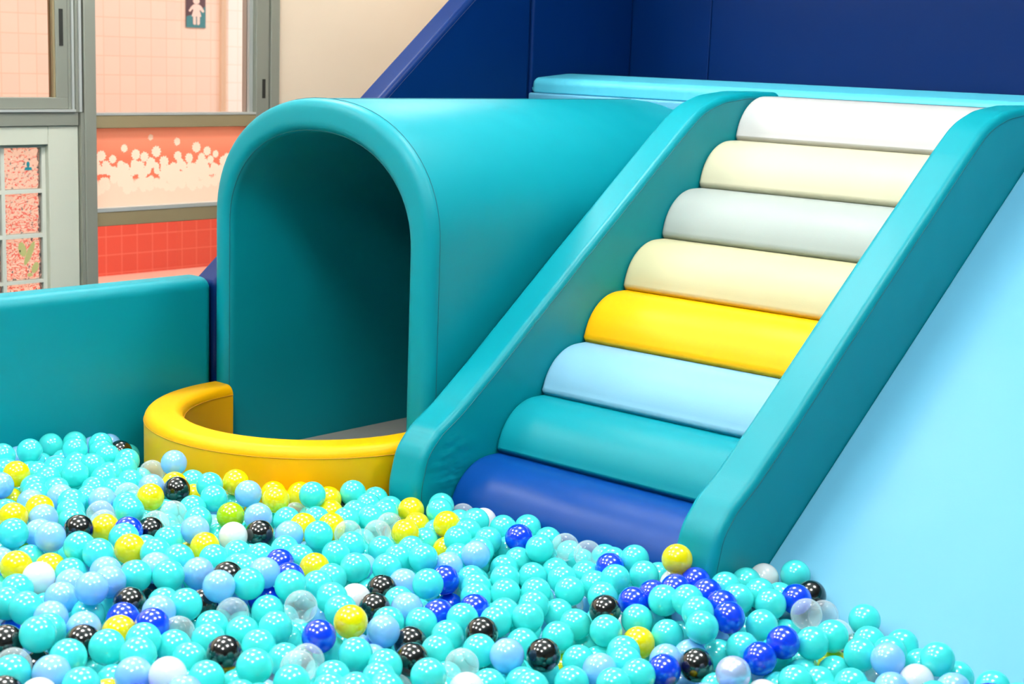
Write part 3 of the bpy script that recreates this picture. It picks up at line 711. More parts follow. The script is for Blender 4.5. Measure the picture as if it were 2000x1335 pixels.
# x, y, z of each centre in millimetres, colour, then what the label says
BALLS = '''-2517 1535 380 t turquoise ball just right of a black one, 4% across, 93% down
-2193 1795 339 t turquoise ball just right of a black one, 25% across, 97% down
-2440 1636 349 t turquoise ball just right of a black one, 10% across, 95% down
-1957 2250 305 l pale blue ball just in front of a black one, 50% across, 96% down
-1925 2326 294 k black ball just right of a pale blue one, 53% across, 96% down
-2301 1809 330 k black ball just in front of a clear one, 22% across, 96% down
-2239 2083 341 y yellow ball just in front of a white one, 34% across, 91% down
-2170 2033 304 t turquoise ball just in front of a yellow one, 35% across, 96% down
-2678 1760 375 l pale blue ball just right of a turquoise one, 9% across, 86% down
-1321 2851 318 t turquoise ball just behind a white one, 92% across, 96% down
-1696 2540 281 k black ball just left of a pearly blue one, 68% across, 97% down
-1733 2608 334 t turquoise ball just left of a royal blue one, 69% across, 92% down
-2359 2053 348 c clear ball just in front of a royal blue one, 29% across, 89% down
-2220 2158 306 l pale blue ball just in front of a black one, 37% across, 92% down
-1603 2631 297 b royal blue ball just right of a pearly blue one, 74% across, 96% down
-1399 2789 311 l pale blue ball just left of a white one, 87% across, 96% down
-1582 2501 308 p pearly blue ball just left of a royal blue one, 72% across, 98% down
-2289 1591 350 l pale blue ball just left of a white one, 13% across, 99% down
-2248 2005 327 b royal blue ball just behind a clear one, 31% across, 93% down
-1556 2756 310 t turquoise ball just left of a clear one, 79% across, 94% down
-2546 1986 360 l pale blue ball just in front of a black one, 21% across, 86% down
-1590 2697 318 b royal blue ball just in front of a clear one, 76% across, 94% down
-2530 2053 354 t turquoise ball just right of a black one, 24% across, 85% down
-1972 2040 317 t turquoise ball just in front of a black one, 42% across, 99% down
-1466 2799 300 t turquoise ball just right of a clear one, 84% across, 96% down
-1736 2713 328 b royal blue ball just in front of a turquoise one, 71% across, 90% down
-1649 2887 315 c clear ball just in front of a royal blue one, 79% across, 90% down
-2387 1482 355 l pale blue ball just right of a black one, 5% across, 99% down
-1924 2530 293 t turquoise ball just in front of a black one, 59% across, 92% down
-2323 2393 326 t turquoise ball just left of a royal blue one, 42% across, 85% down
-1988 2150 302 c clear ball just behind a white one, 45% across, 97% down
-2674 1950 359 t turquoise ball just right of a pale blue one, 16% across, 84% down
-2229 1623 359 w white ball just behind a pale blue one, 16% across, 99% down
-2072 2446 303 t turquoise ball just in front of a turquoise one, 52% across, 90% down
-2367 1992 316 t turquoise ball just in front of a royal blue one, 27% across, 92% down
-3010 1872 383 l pale blue ball just left of a black one, 5% across, 79% down
-2551 1903 338 t turquoise ball just left of a black one, 18% across, 88% down
-2423 1540 360 t turquoise ball just in front of a black one, 7% across, 96% down
-1727 2470 279 b royal blue ball just in front of a pale blue one, 65% across, 98% down
-1951 2818 381 y yellow ball just behind a royal blue one, 66% across, 82% down
-2740 1645 344 t turquoise ball just in front of a white one, 3% across, 89% down
-1689 2771 308 t turquoise ball just left of a royal blue one, 74% across, 91% down
-2342 1638 362 t turquoise ball just left of a white one, 13% across, 96% down
-3124 1847 370 t turquoise ball just in front of a yellow one, 1% across, 78% down
-2722 1900 358 t turquoise ball just behind a black one, 13% across, 84% down
-2875 1758 348 w white ball just left of a yellow one, 4% across, 84% down
-1840 2638 278 t turquoise ball just behind a royal blue one, 65% across, 93% down
-2156 2690 282 t turquoise ball just in front of a turquoise one, 56% across, 86% down
-2468 2118 350 t turquoise ball just in front of a royal blue one, 28% across, 86% down
-1898 2700 326 t turquoise ball just right of a royal blue one, 65% across, 88% down
-2440 1433 353 t turquoise ball just in front of a clear one, 1% across, 98% down
-2674 2029 347 l pale blue ball just left of a black one, 19% across, 84% down
-2246 1723 319 t turquoise ball just right of a white one, 20% across, 99% down
-2553 2385 308 t turquoise ball just behind a white one, 35% across, 83% down
-1739 2400 285 t turquoise ball just left of a royal blue one, 62% across, 99% down
-1929 2647 286 t turquoise ball just in front of a royal blue one, 62% across, 91% down
-2884 1997 358 y yellow ball just in front of a royal blue one, 13% across, 80% down
-2004 2467 272 t turquoise ball just behind a black one, 54% across, 93% down
-2474 2530 318 t turquoise ball just left of a yellow one, 41% across, 82% down
-1559 2982 302 t turquoise ball just right of a clear one, 84% across, 91% down
-2762 1741 336 l pale blue ball just in front of a white one, 6% across, 87% down
-1734 2875 318 t turquoise ball just in front of a white one, 75% across, 88% down
-2361 2821 305 t turquoise ball just right of a royal blue one, 53% across, 80% down
-2361 1770 310 t turquoise ball just right of a white one, 19% across, 96% down
-1551 2828 308 t turquoise ball just left of a clear one, 81% across, 93% down
-2750 2447 327 t turquoise ball just left of a yellow one, 31% across, 78% down
-2426 2661 308 l pale blue ball just right of a yellow one, 46% across, 81% down
-2029 2246 295 t turquoise ball just in front of a black one, 47% across, 95% down
-2035 2564 267 t turquoise ball just left of a black one, 56% across, 91% down
-2107 2130 285 k black ball just in front of a pale blue one, 40% across, 96% down
-2233 2283 287 t turquoise ball just left of a royal blue one, 41% across, 91% down
-1811 2367 284 l pale blue ball just behind a turquoise one, 59% across, 98% down
-2344 1929 300 t turquoise ball just right of a black one, 25% across, 94% down
-1786 3062 329 t turquoise ball just behind a royal blue one, 78% across, 84% down
-2969 1761 349 y yellow ball just left of a white one, 2% across, 83% down
-1987 2606 302 k black ball just left of a royal blue one, 59% across, 89% down
-2108 2206 282 t turquoise ball just right of a black one, 43% across, 95% down
-2863 1900 373 t turquoise ball just in front of a black one, 10% across, 81% down
-2086 2769 310 t turquoise ball just in front of a royal blue one, 60% across, 85% down
-2123 1827 318 t turquoise ball just in front of a clear one, 29% across, 100% down
-2055 2838 311 t turquoise ball just behind a royal blue one, 63% across, 84% down
-3217 2291 350 y yellow ball just in front of a pale blue one, 15% across, 73% down
-2167 1880 320 c clear ball just in front of a royal blue one, 29% across, 98% down
-2873 2365 318 k black ball just right of a white one, 25% across, 78% down
-2972 2621 346 t turquoise ball just right of a yellow one, 30% across, 72% down
-3084 2500 348 l pale blue ball just behind a lime green one, 24% across, 72% down
-2072 2299 306 k black ball just in front of a royal blue one, 47% across, 93% down
-2254 2578 278 t turquoise ball just right of a royal blue one, 49% across, 87% down
-1509 2617 279 t turquoise ball just in front of a royal blue one, 78% across, 100% down
-2428 1783 313 t turquoise ball just in front of a clear one, 17% across, 95% down
-2116 2392 296 t turquoise ball just behind a black one, 48% across, 91% down
-2928 1894 375 t turquoise ball just in front of a black one, 8% across, 80% down
-2714 1828 364 l pale blue ball just behind a black one, 11% across, 85% down
-2146 2274 285 t turquoise ball just in front of a royal blue one, 44% across, 93% down
-2422 1863 308 t turquoise ball just left of a black one, 20% across, 94% down
-2333 2885 302 c clear ball just right of a turquoise one, 55% across, 80% down
-2562 2123 354 l pale blue ball just left of a royal blue one, 26% across, 84% down
-2468 2055 308 t turquoise ball just in front of a royal blue one, 26% across, 89% down
-2493 1778 342 b royal blue ball just left of a clear one, 15% across, 91% down
-2995 2518 349 y yellow ball just behind a pale blue one, 27% across, 73% down
-3494 2251 361 t turquoise ball just behind a pale blue one, 7% across, 69% down
-2417 1946 303 t turquoise ball just in front of a clear one, 24% across, 93% down
-1665 2661 293 t turquoise ball just behind a pearly blue one, 72% across, 95% down
-2165 2339 301 t turquoise ball just left of a royal blue one, 45% across, 91% down
-3131 2425 340 t turquoise ball just behind a lime green one, 21% across, 73% down
-3089 2140 372 t turquoise ball just in front of a clear one, 13% across, 75% down
-1828 2300 271 t turquoise ball just in front of a black one, 56% across, 100% down
-1872 2578 268 y yellow ball just behind a royal blue one, 62% across, 94% down
-2494 1981 314 c clear ball just right of a black one, 23% across, 90% down
-3260 2405 338 k black ball just behind a clear one, 17% across, 72% down
-2951 2230 338 l pale blue ball just behind a yellow one, 19% across, 77% down
-2321 1501 346 t turquoise ball just right of a white one, 8% across, 100% down
-2498 2436 309 t turquoise ball just behind a black one, 38% across, 83% down
-2444 2838 309 b royal blue ball just in front of a turquoise one, 51% across, 79% down
-2265 2890 299 c clear ball just left of a royal blue one, 57% across, 81% down
-2894 2300 321 w white ball just in front of a lime green one, 23% across, 78% down
-2346 2252 298 k black ball just right of a white one, 37% across, 89% down
-2448 1725 337 t turquoise ball just in front of a royal blue one, 14% across, 94% down
-2650 1833 332 k black ball just behind a royal blue one, 13% across, 88% down
-1977 2695 302 b royal blue ball just right of a black one, 62% across, 88% down
-2992 2370 335 g lime green ball just behind a white one, 23% across, 75% down
-1779 2657 342 t turquoise ball just in front of a royal blue one, 68% across, 90% down
-3376 2481 374 l pale blue ball just right of a clear one, 17% across, 68% down
-1928 2446 246 t turquoise ball just right of a black one, 57% across, 97% down
-2298 2303 299 l pale blue ball just right of a black one, 40% across, 89% down
-1335 2794 283 w white ball just right of a pale blue one, 90% across, 100% down
-2673 2435 298 t turquoise ball just in front of a clear one, 33% across, 81% down
-3771 2286 361 t turquoise ball just behind a yellow one, 3% across, 66% down
-2568 1497 358 k black ball just behind a clear one, 1% across, 94% down
-2537 1646 329 k black ball just in front of a pale blue one, 8% across, 94% down
-1834 2697 344 t turquoise ball just in front of a royal blue one, 67% across, 88% down
-3071 2058 350 y yellow ball just in front of a clear one, 10% across, 77% down
-2105 2053 293 t turquoise ball just left of a black one, 38% across, 97% down
-3056 1976 368 k black ball just left of a clear one, 8% across, 77% down
-1792 2833 325 t turquoise ball just right of a royal blue one, 72% across, 88% down
-2390 2167 330 t turquoise ball just left of a white one, 32% across, 87% down
-2141 2915 312 t turquoise ball just right of a royal blue one, 62% across, 82% down
-2392 2519 288 b royal blue ball just in front of a pale blue one, 43% across, 85% down
-2548 1834 341 l pale blue ball just behind a royal blue one, 16% across, 89% down
-2677 2671 302 y yellow ball just right of a clear one, 40% across, 78% down
-2329 2137 327 t turquoise ball just left of a white one, 33% across, 89% down
-1714 2950 316 b royal blue ball just left of a black one, 78% across, 88% down
-1748 2332 282 t turquoise ball just in front of a pale blue one, 60% across, 100% down
-2190 2208 276 k black ball just right of a pale blue one, 40% across, 94% down
-2642 2785 309 y yellow ball just in front of a turquoise one, 44% across, 77% down
-2925 2403 341 l pale blue ball just right of a lime green one, 25% across, 76% down
-3119 2290 327 c clear ball just in front of a black one, 17% across, 75% down
-2718 2614 303 c clear ball just left of a yellow one, 37% across, 78% down
-2550 1739 321 y yellow ball just in front of a royal blue one, 12% across, 92% down
-2548 2727 304 t turquoise ball just behind a yellow one, 45% across, 79% down
-2598 1688 329 l pale blue ball just behind a black one, 8% across, 92% down
-2752 2034 358 t turquoise ball just left of a yellow one, 17% across, 82% down
-2133 2623 250 t turquoise ball just left of a turquoise one, 55% across, 90% down
-1799 2435 285 t turquoise ball just in front of a yellow one, 61% across, 97% down
-3219 1904 375 y yellow ball just left of a pale blue one, 1% across, 76% down
-2804 2400 324 l pale blue ball just left of a yellow one, 28% across, 78% down
-2794 2165 318 t turquoise ball just in front of a yellow one, 21% across, 82% down
-3592 2137 360 y yellow ball just right of a pale blue one, 2% across, 69% down
-2424 2349 296 k black ball just right of a white one, 37% across, 86% down
-2327 2758 257 t turquoise ball just behind a turquoise one, 52% across, 84% down
-2961 2754 328 t turquoise ball just right of a yellow one, 34% across, 72% down
-2489 2214 321 t turquoise ball just in front of a yellow one, 31% across, 86% down
-2615 2316 308 y yellow ball just right of a royal blue one, 31% across, 83% down
-2672 1660 338 l pale blue ball just left of a black one, 5% across, 90% down
-1722 2659 261 t turquoise ball just behind a pearly blue one, 70% across, 96% down
-3176 2532 353 y yellow ball just behind a pale blue one, 23% across, 71% down
-1423 2688 278 t turquoise ball just left of a clear one, 83% across, 100% down
-2477 1914 307 t turquoise ball just in front of a black one, 21% across, 92% down
-2889 2212 315 y yellow ball just left of a white one, 20% across, 80% down
-2808 1642 337 t turquoise ball just behind a black one, 1% across, 88% down
-2694 2504 301 t turquoise ball just in front of a clear one, 34% across, 80% down
-2301 2628 289 t turquoise ball just in front of a turquoise one, 49% across, 85% down
-2042 2396 265 t turquoise ball just left of a black one, 51% across, 94% down
-2854 1693 341 t turquoise ball just left of a white one, 2% across, 86% down
-2272 1936 289 t turquoise ball just left of a clear one, 28% across, 96% down
-2072 2706 286 t turquoise ball just behind a black one, 59% across, 87% down
-2816 2829 298 y yellow ball just right of a clear one, 40% across, 75% down
-2602 1784 323 b royal blue ball just in front of a black one, 12% across, 91% down
-2240 2764 272 t turquoise ball just in front of a clear one, 55% across, 85% down
-2254 2477 294 t turquoise ball just behind a royal blue one, 46% across, 87% down
-3196 1970 363 l pale blue ball just in front of a yellow one, 4% across, 76% down
-3901 2433 328 t turquoise ball just right of a turquoise one, 5% across, 65% down
-2201 2623 283 t turquoise ball just behind a turquoise one, 52% across, 87% down
-2159 2568 276 t turquoise ball just behind a turquoise one, 52% across, 89% down
-2257 2360 281 b royal blue ball just right of a pale blue one, 43% across, 90% down
-2664 2578 281 t turquoise ball just in front of a clear one, 37% across, 80% down
-2958 2156 325 t turquoise ball just right of a black one, 16% across, 79% down
-2734 2852 310 t turquoise ball just behind a yellow one, 43% across, 75% down
-2124 1932 297 t turquoise ball just right of a clear one, 33% across, 99% down
-2432 2425 291 l pale blue ball just right of a black one, 39% across, 85% down
-2547 2308 301 t turquoise ball just behind a white one, 32% across, 85% down
-2819 2021 358 t turquoise ball just in front of a black one, 15% across, 81% down
-1847 2199 284 t turquoise ball just in front of a black one, 52% across, 100% down
-2812 2680 307 t turquoise ball just behind a clear one, 36% across, 76% down
-1454 2959 280 t turquoise ball just behind a white one, 88% across, 94% down
-2486 1836 312 c clear ball just right of a royal blue one, 17% across, 93% down
-2441 2582 294 l pale blue ball just behind a royal blue one, 44% across, 83% down
-2947 2025 363 t turquoise ball just in front of a royal blue one, 12% across, 79% down
-2698 1764 311 t turquoise ball just behind a black one, 9% across, 90% down
-1511 2778 253 t turquoise ball just in front of a clear one, 82% across, 98% down
-3740 2410 351 t turquoise ball just in front of a turquoise one, 7% across, 66% down
-1205 2865 288 t turquoise ball just right of a pale blue one, 97% across, 100% down
-3191 2458 355 t turquoise ball just left of a yellow one, 20% across, 71% down
-2509 2795 296 t turquoise ball just behind a pale blue one, 48% across, 79% down
-1850 3030 312 w white ball just behind a turquoise one, 75% across, 85% down
-2539 2513 305 t turquoise ball just in front of a yellow one, 39% across, 82% down
-1843 2487 280 t turquoise ball just left of a yellow one, 61% across, 95% down
-2885 1844 335 t turquoise ball just behind a pale blue one, 7% across, 84% down
-1927 2163 274 t turquoise ball just right of a white one, 48% across, 100% down
-3293 2199 342 l pale blue ball just behind a clear one, 10% across, 73% down
-2210 2425 289 b royal blue ball just behind a black one, 46% across, 89% down
-2547 2894 298 t turquoise ball just left of a royal blue one, 49% across, 77% down
-2167 2853 299 b royal blue ball just right of a clear one, 60% across, 83% down
-1492 2681 263 t turquoise ball just right of a turquoise one, 80% across, 100% down
-1504 2905 287 t turquoise ball just right of a clear one, 85% across, 94% down
-1718 3021 307 k black ball just right of a royal blue one, 79% across, 87% down
-3421 2442 344 c clear ball just behind a pale blue one, 15% across, 69% down
-2064 1997 294 t turquoise ball just left of a black one, 37% across, 99% down
-1847 2792 332 b royal blue ball just left of a turquoise one, 69% across, 87% down
-2616 1619 338 t turquoise ball just in front of a pale blue one, 5% across, 92% down
-1786 2760 329 b royal blue ball just left of a turquoise one, 70% across, 89% down
-1666 2991 281 c clear ball just in front of a black one, 80% across, 90% down
-2011 1886 320 t turquoise ball just right of a turquoise one, 35% across, 100% down
-2750 2544 309 c clear ball just right of a yellow one, 34% across, 78% down
-2205 1936 307 c clear ball just in front of a royal blue one, 30% across, 97% down
-1763 2528 274 l pale blue ball just behind a royal blue one, 65% across, 97% down
-2415 2259 299 w white ball just left of a black one, 35% across, 88% down
-1904 2828 336 b royal blue ball just in front of a yellow one, 68% across, 85% down
-1789 2916 319 t turquoise ball just in front of a white one, 74% across, 87% down
-2606 2854 311 t turquoise ball just right of a yellow one, 46% across, 76% down
-3036 2161 329 k black ball just in front of a clear one, 15% across, 78% down
-1350 2718 283 l pale blue ball just left of a white one, 87% across, 100% down
-2006 1961 301 t turquoise ball just in front of a black one, 38% across, 100% down
-2941 2509 307 t turquoise ball just left of a yellow one, 28% across, 76% down
-1922 2095 287 w white ball just in front of a clear one, 46% across, 100% down
-3593 2369 341 t turquoise ball just right of a turquoise one, 9% across, 68% down
-1850 2869 329 t turquoise ball just behind a royal blue one, 71% across, 86% down
-2516 2955 294 t turquoise ball just behind a royal blue one, 52% across, 77% down
-2409 2798 267 t turquoise ball just in front of a royal blue one, 51% across, 82% down
-2680 2266 313 b royal blue ball just right of a pale blue one, 27% across, 82% down
-3544 2061 353 l pale blue ball just left of a yellow one, 0% across, 71% down
-1300 2904 269 t turquoise ball just behind a pale blue one, 93% across, 99% down
-3681 2477 332 t turquoise ball just right of a turquoise one, 11% across, 67% down
-2822 1805 335 l pale blue ball just right of a white one, 7% across, 85% down
-2146 2769 280 t turquoise ball just in front of a royal blue one, 58% across, 86% down
-2277 2227 291 t turquoise ball just in front of a black one, 38% across, 91% down
-2691 2337 306 t turquoise ball just right of a royal blue one, 29% across, 82% down
-1850 2955 319 t turquoise ball just left of a white one, 73% across, 85% down
-3262 2001 366 y yellow ball just behind a pale blue one, 4% across, 74% down
-2760 2349 308 t turquoise ball just behind a royal blue one, 28% across, 80% down
-2749 2265 311 t turquoise ball just left of a royal blue one, 25% across, 82% down
-1913 2764 332 b royal blue ball just in front of a yellow one, 66% across, 86% down
-2817 2252 304 t turquoise ball just in front of a white one, 23% across, 81% down
-2742 1966 356 l pale blue ball just right of a yellow one, 15% across, 83% down
-3397 2144 338 l pale blue ball just right of a yellow one, 6% across, 73% down
-2320 2550 281 t turquoise ball just behind a royal blue one, 47% across, 86% down
-2802 1878 351 l pale blue ball just behind a black one, 10% across, 84% down
-3039 2305 327 t turquoise ball just left of a lime green one, 19% across, 76% down
-3144 1927 348 l pale blue ball just in front of a yellow one, 4% across, 78% down
-2954 1836 331 y yellow ball just right of a white one, 5% across, 83% down
-3424 2375 330 t turquoise ball just behind a clear one, 13% across, 70% down
-1257 2797 287 l pale blue ball just right of a white one, 93% across, 100% down
-2223 2831 271 t turquoise ball just in front of a clear one, 57% across, 84% down
-3329 2133 342 t turquoise ball just right of a pale blue one, 7% across, 73% down
-3273 2094 337 t turquoise ball just behind a black one, 7% across, 75% down
-3224 2147 332 c clear ball just behind a yellow one, 10% across, 75% down
-2395 2731 265 t turquoise ball just right of a pale blue one, 49% across, 83% down
-2077 1882 300 t turquoise ball just in front of a clear one, 32% across, 100% down
-2837 2617 309 t turquoise ball just behind a clear one, 34% across, 76% down
-2665 2729 271 t turquoise ball just in front of a yellow one, 41% across, 79% down
-2818 2550 311 y yellow ball just left of a clear one, 32% across, 77% down
-3034 1834 331 t turquoise ball just behind a white one, 3% across, 82% down
-3131 2358 325 t turquoise ball just right of a clear one, 19% across, 74% down
-2576 2793 303 t turquoise ball just right of a yellow one, 46% across, 78% down
-2872 2504 308 y yellow ball just right of a pale blue one, 30% across, 77% down
-3200 2052 338 t turquoise ball just behind a black one, 7% across, 76% down
-3324 2371 338 l pale blue ball just behind a yellow one, 15% across, 71% down
-2604 2054 349 k black ball just behind a pale blue one, 22% across, 84% down
-2654 2146 334 t turquoise ball just right of a black one, 24% across, 83% down
-1396 2934 260 t turquoise ball just behind a white one, 90% across, 97% down
-2497 1470 340 c clear ball just in front of a black one, 1% across, 97% down
-2589 1975 309 k black ball just left of a clear one, 20% across, 88% down
-3069 2663 317 y yellow ball just left of a turquoise one, 29% across, 72% down
-2147 2453 290 t turquoise ball just behind a black one, 49% across, 90% down
-3560 2211 340 t turquoise ball just behind a pale blue one, 5% across, 70% down
-2830 2747 304 t turquoise ball just behind a clear one, 38% across, 75% down
-3478 2327 335 t turquoise ball just left of a clear one, 10% across, 70% down
-2761 2796 276 y yellow ball just right of a clear one, 41% across, 77% down
-3550 2443 329 t turquoise ball just behind a clear one, 12% across, 69% down
-2264 2049 277 t turquoise ball just in front of a royal blue one, 32% across, 95% down
-3643 2288 336 t turquoise ball just behind a pale blue one, 6% across, 69% down
-2379 1609 303 t turquoise ball just left of a pale blue one, 11% across, 100% down
-3304 2283 336 c clear ball just left of a yellow one, 12% across, 72% down
-1439 2875 291 t turquoise ball just behind a pale blue one, 87% across, 95% down
-1749 2595 270 l pale blue ball just behind a black one, 67% across, 96% down
-2375 2592 275 t turquoise ball just right of a royal blue one, 46% across, 85% down
-1901 2236 265 t turquoise ball just in front of a black one, 51% across, 100% down
-2744 2680 303 c clear ball just left of a yellow one, 38% across, 77% down
-3004 2076 355 b royal blue ball just left of a black one, 12% across, 78% down
-2992 2695 315 y yellow ball just right of a turquoise one, 32% across, 73% down'''
ball_source = None
rb = random.Random(5)
for line in BALLS.strip().split('\n'):
    x, y, z, c, lab = line.split(' ', 4)
    if ball_source is None:
        o = ball_source = bpy.data.objects.new('play_ball', proto[c])
    else:
        o = ball_source.copy(); o.data = proto[c]
    o.location = (int(x) / 1000, int(y) / 1000, int(z) / 1000)
    o.rotation_euler = (rb.uniform(0, 6), rb.uniform(0, 6), rb.uniform(0, 6))
    tag(o, lab, 'ball', 'plastic balls in the ball pit')
    COL.objects.link(o)
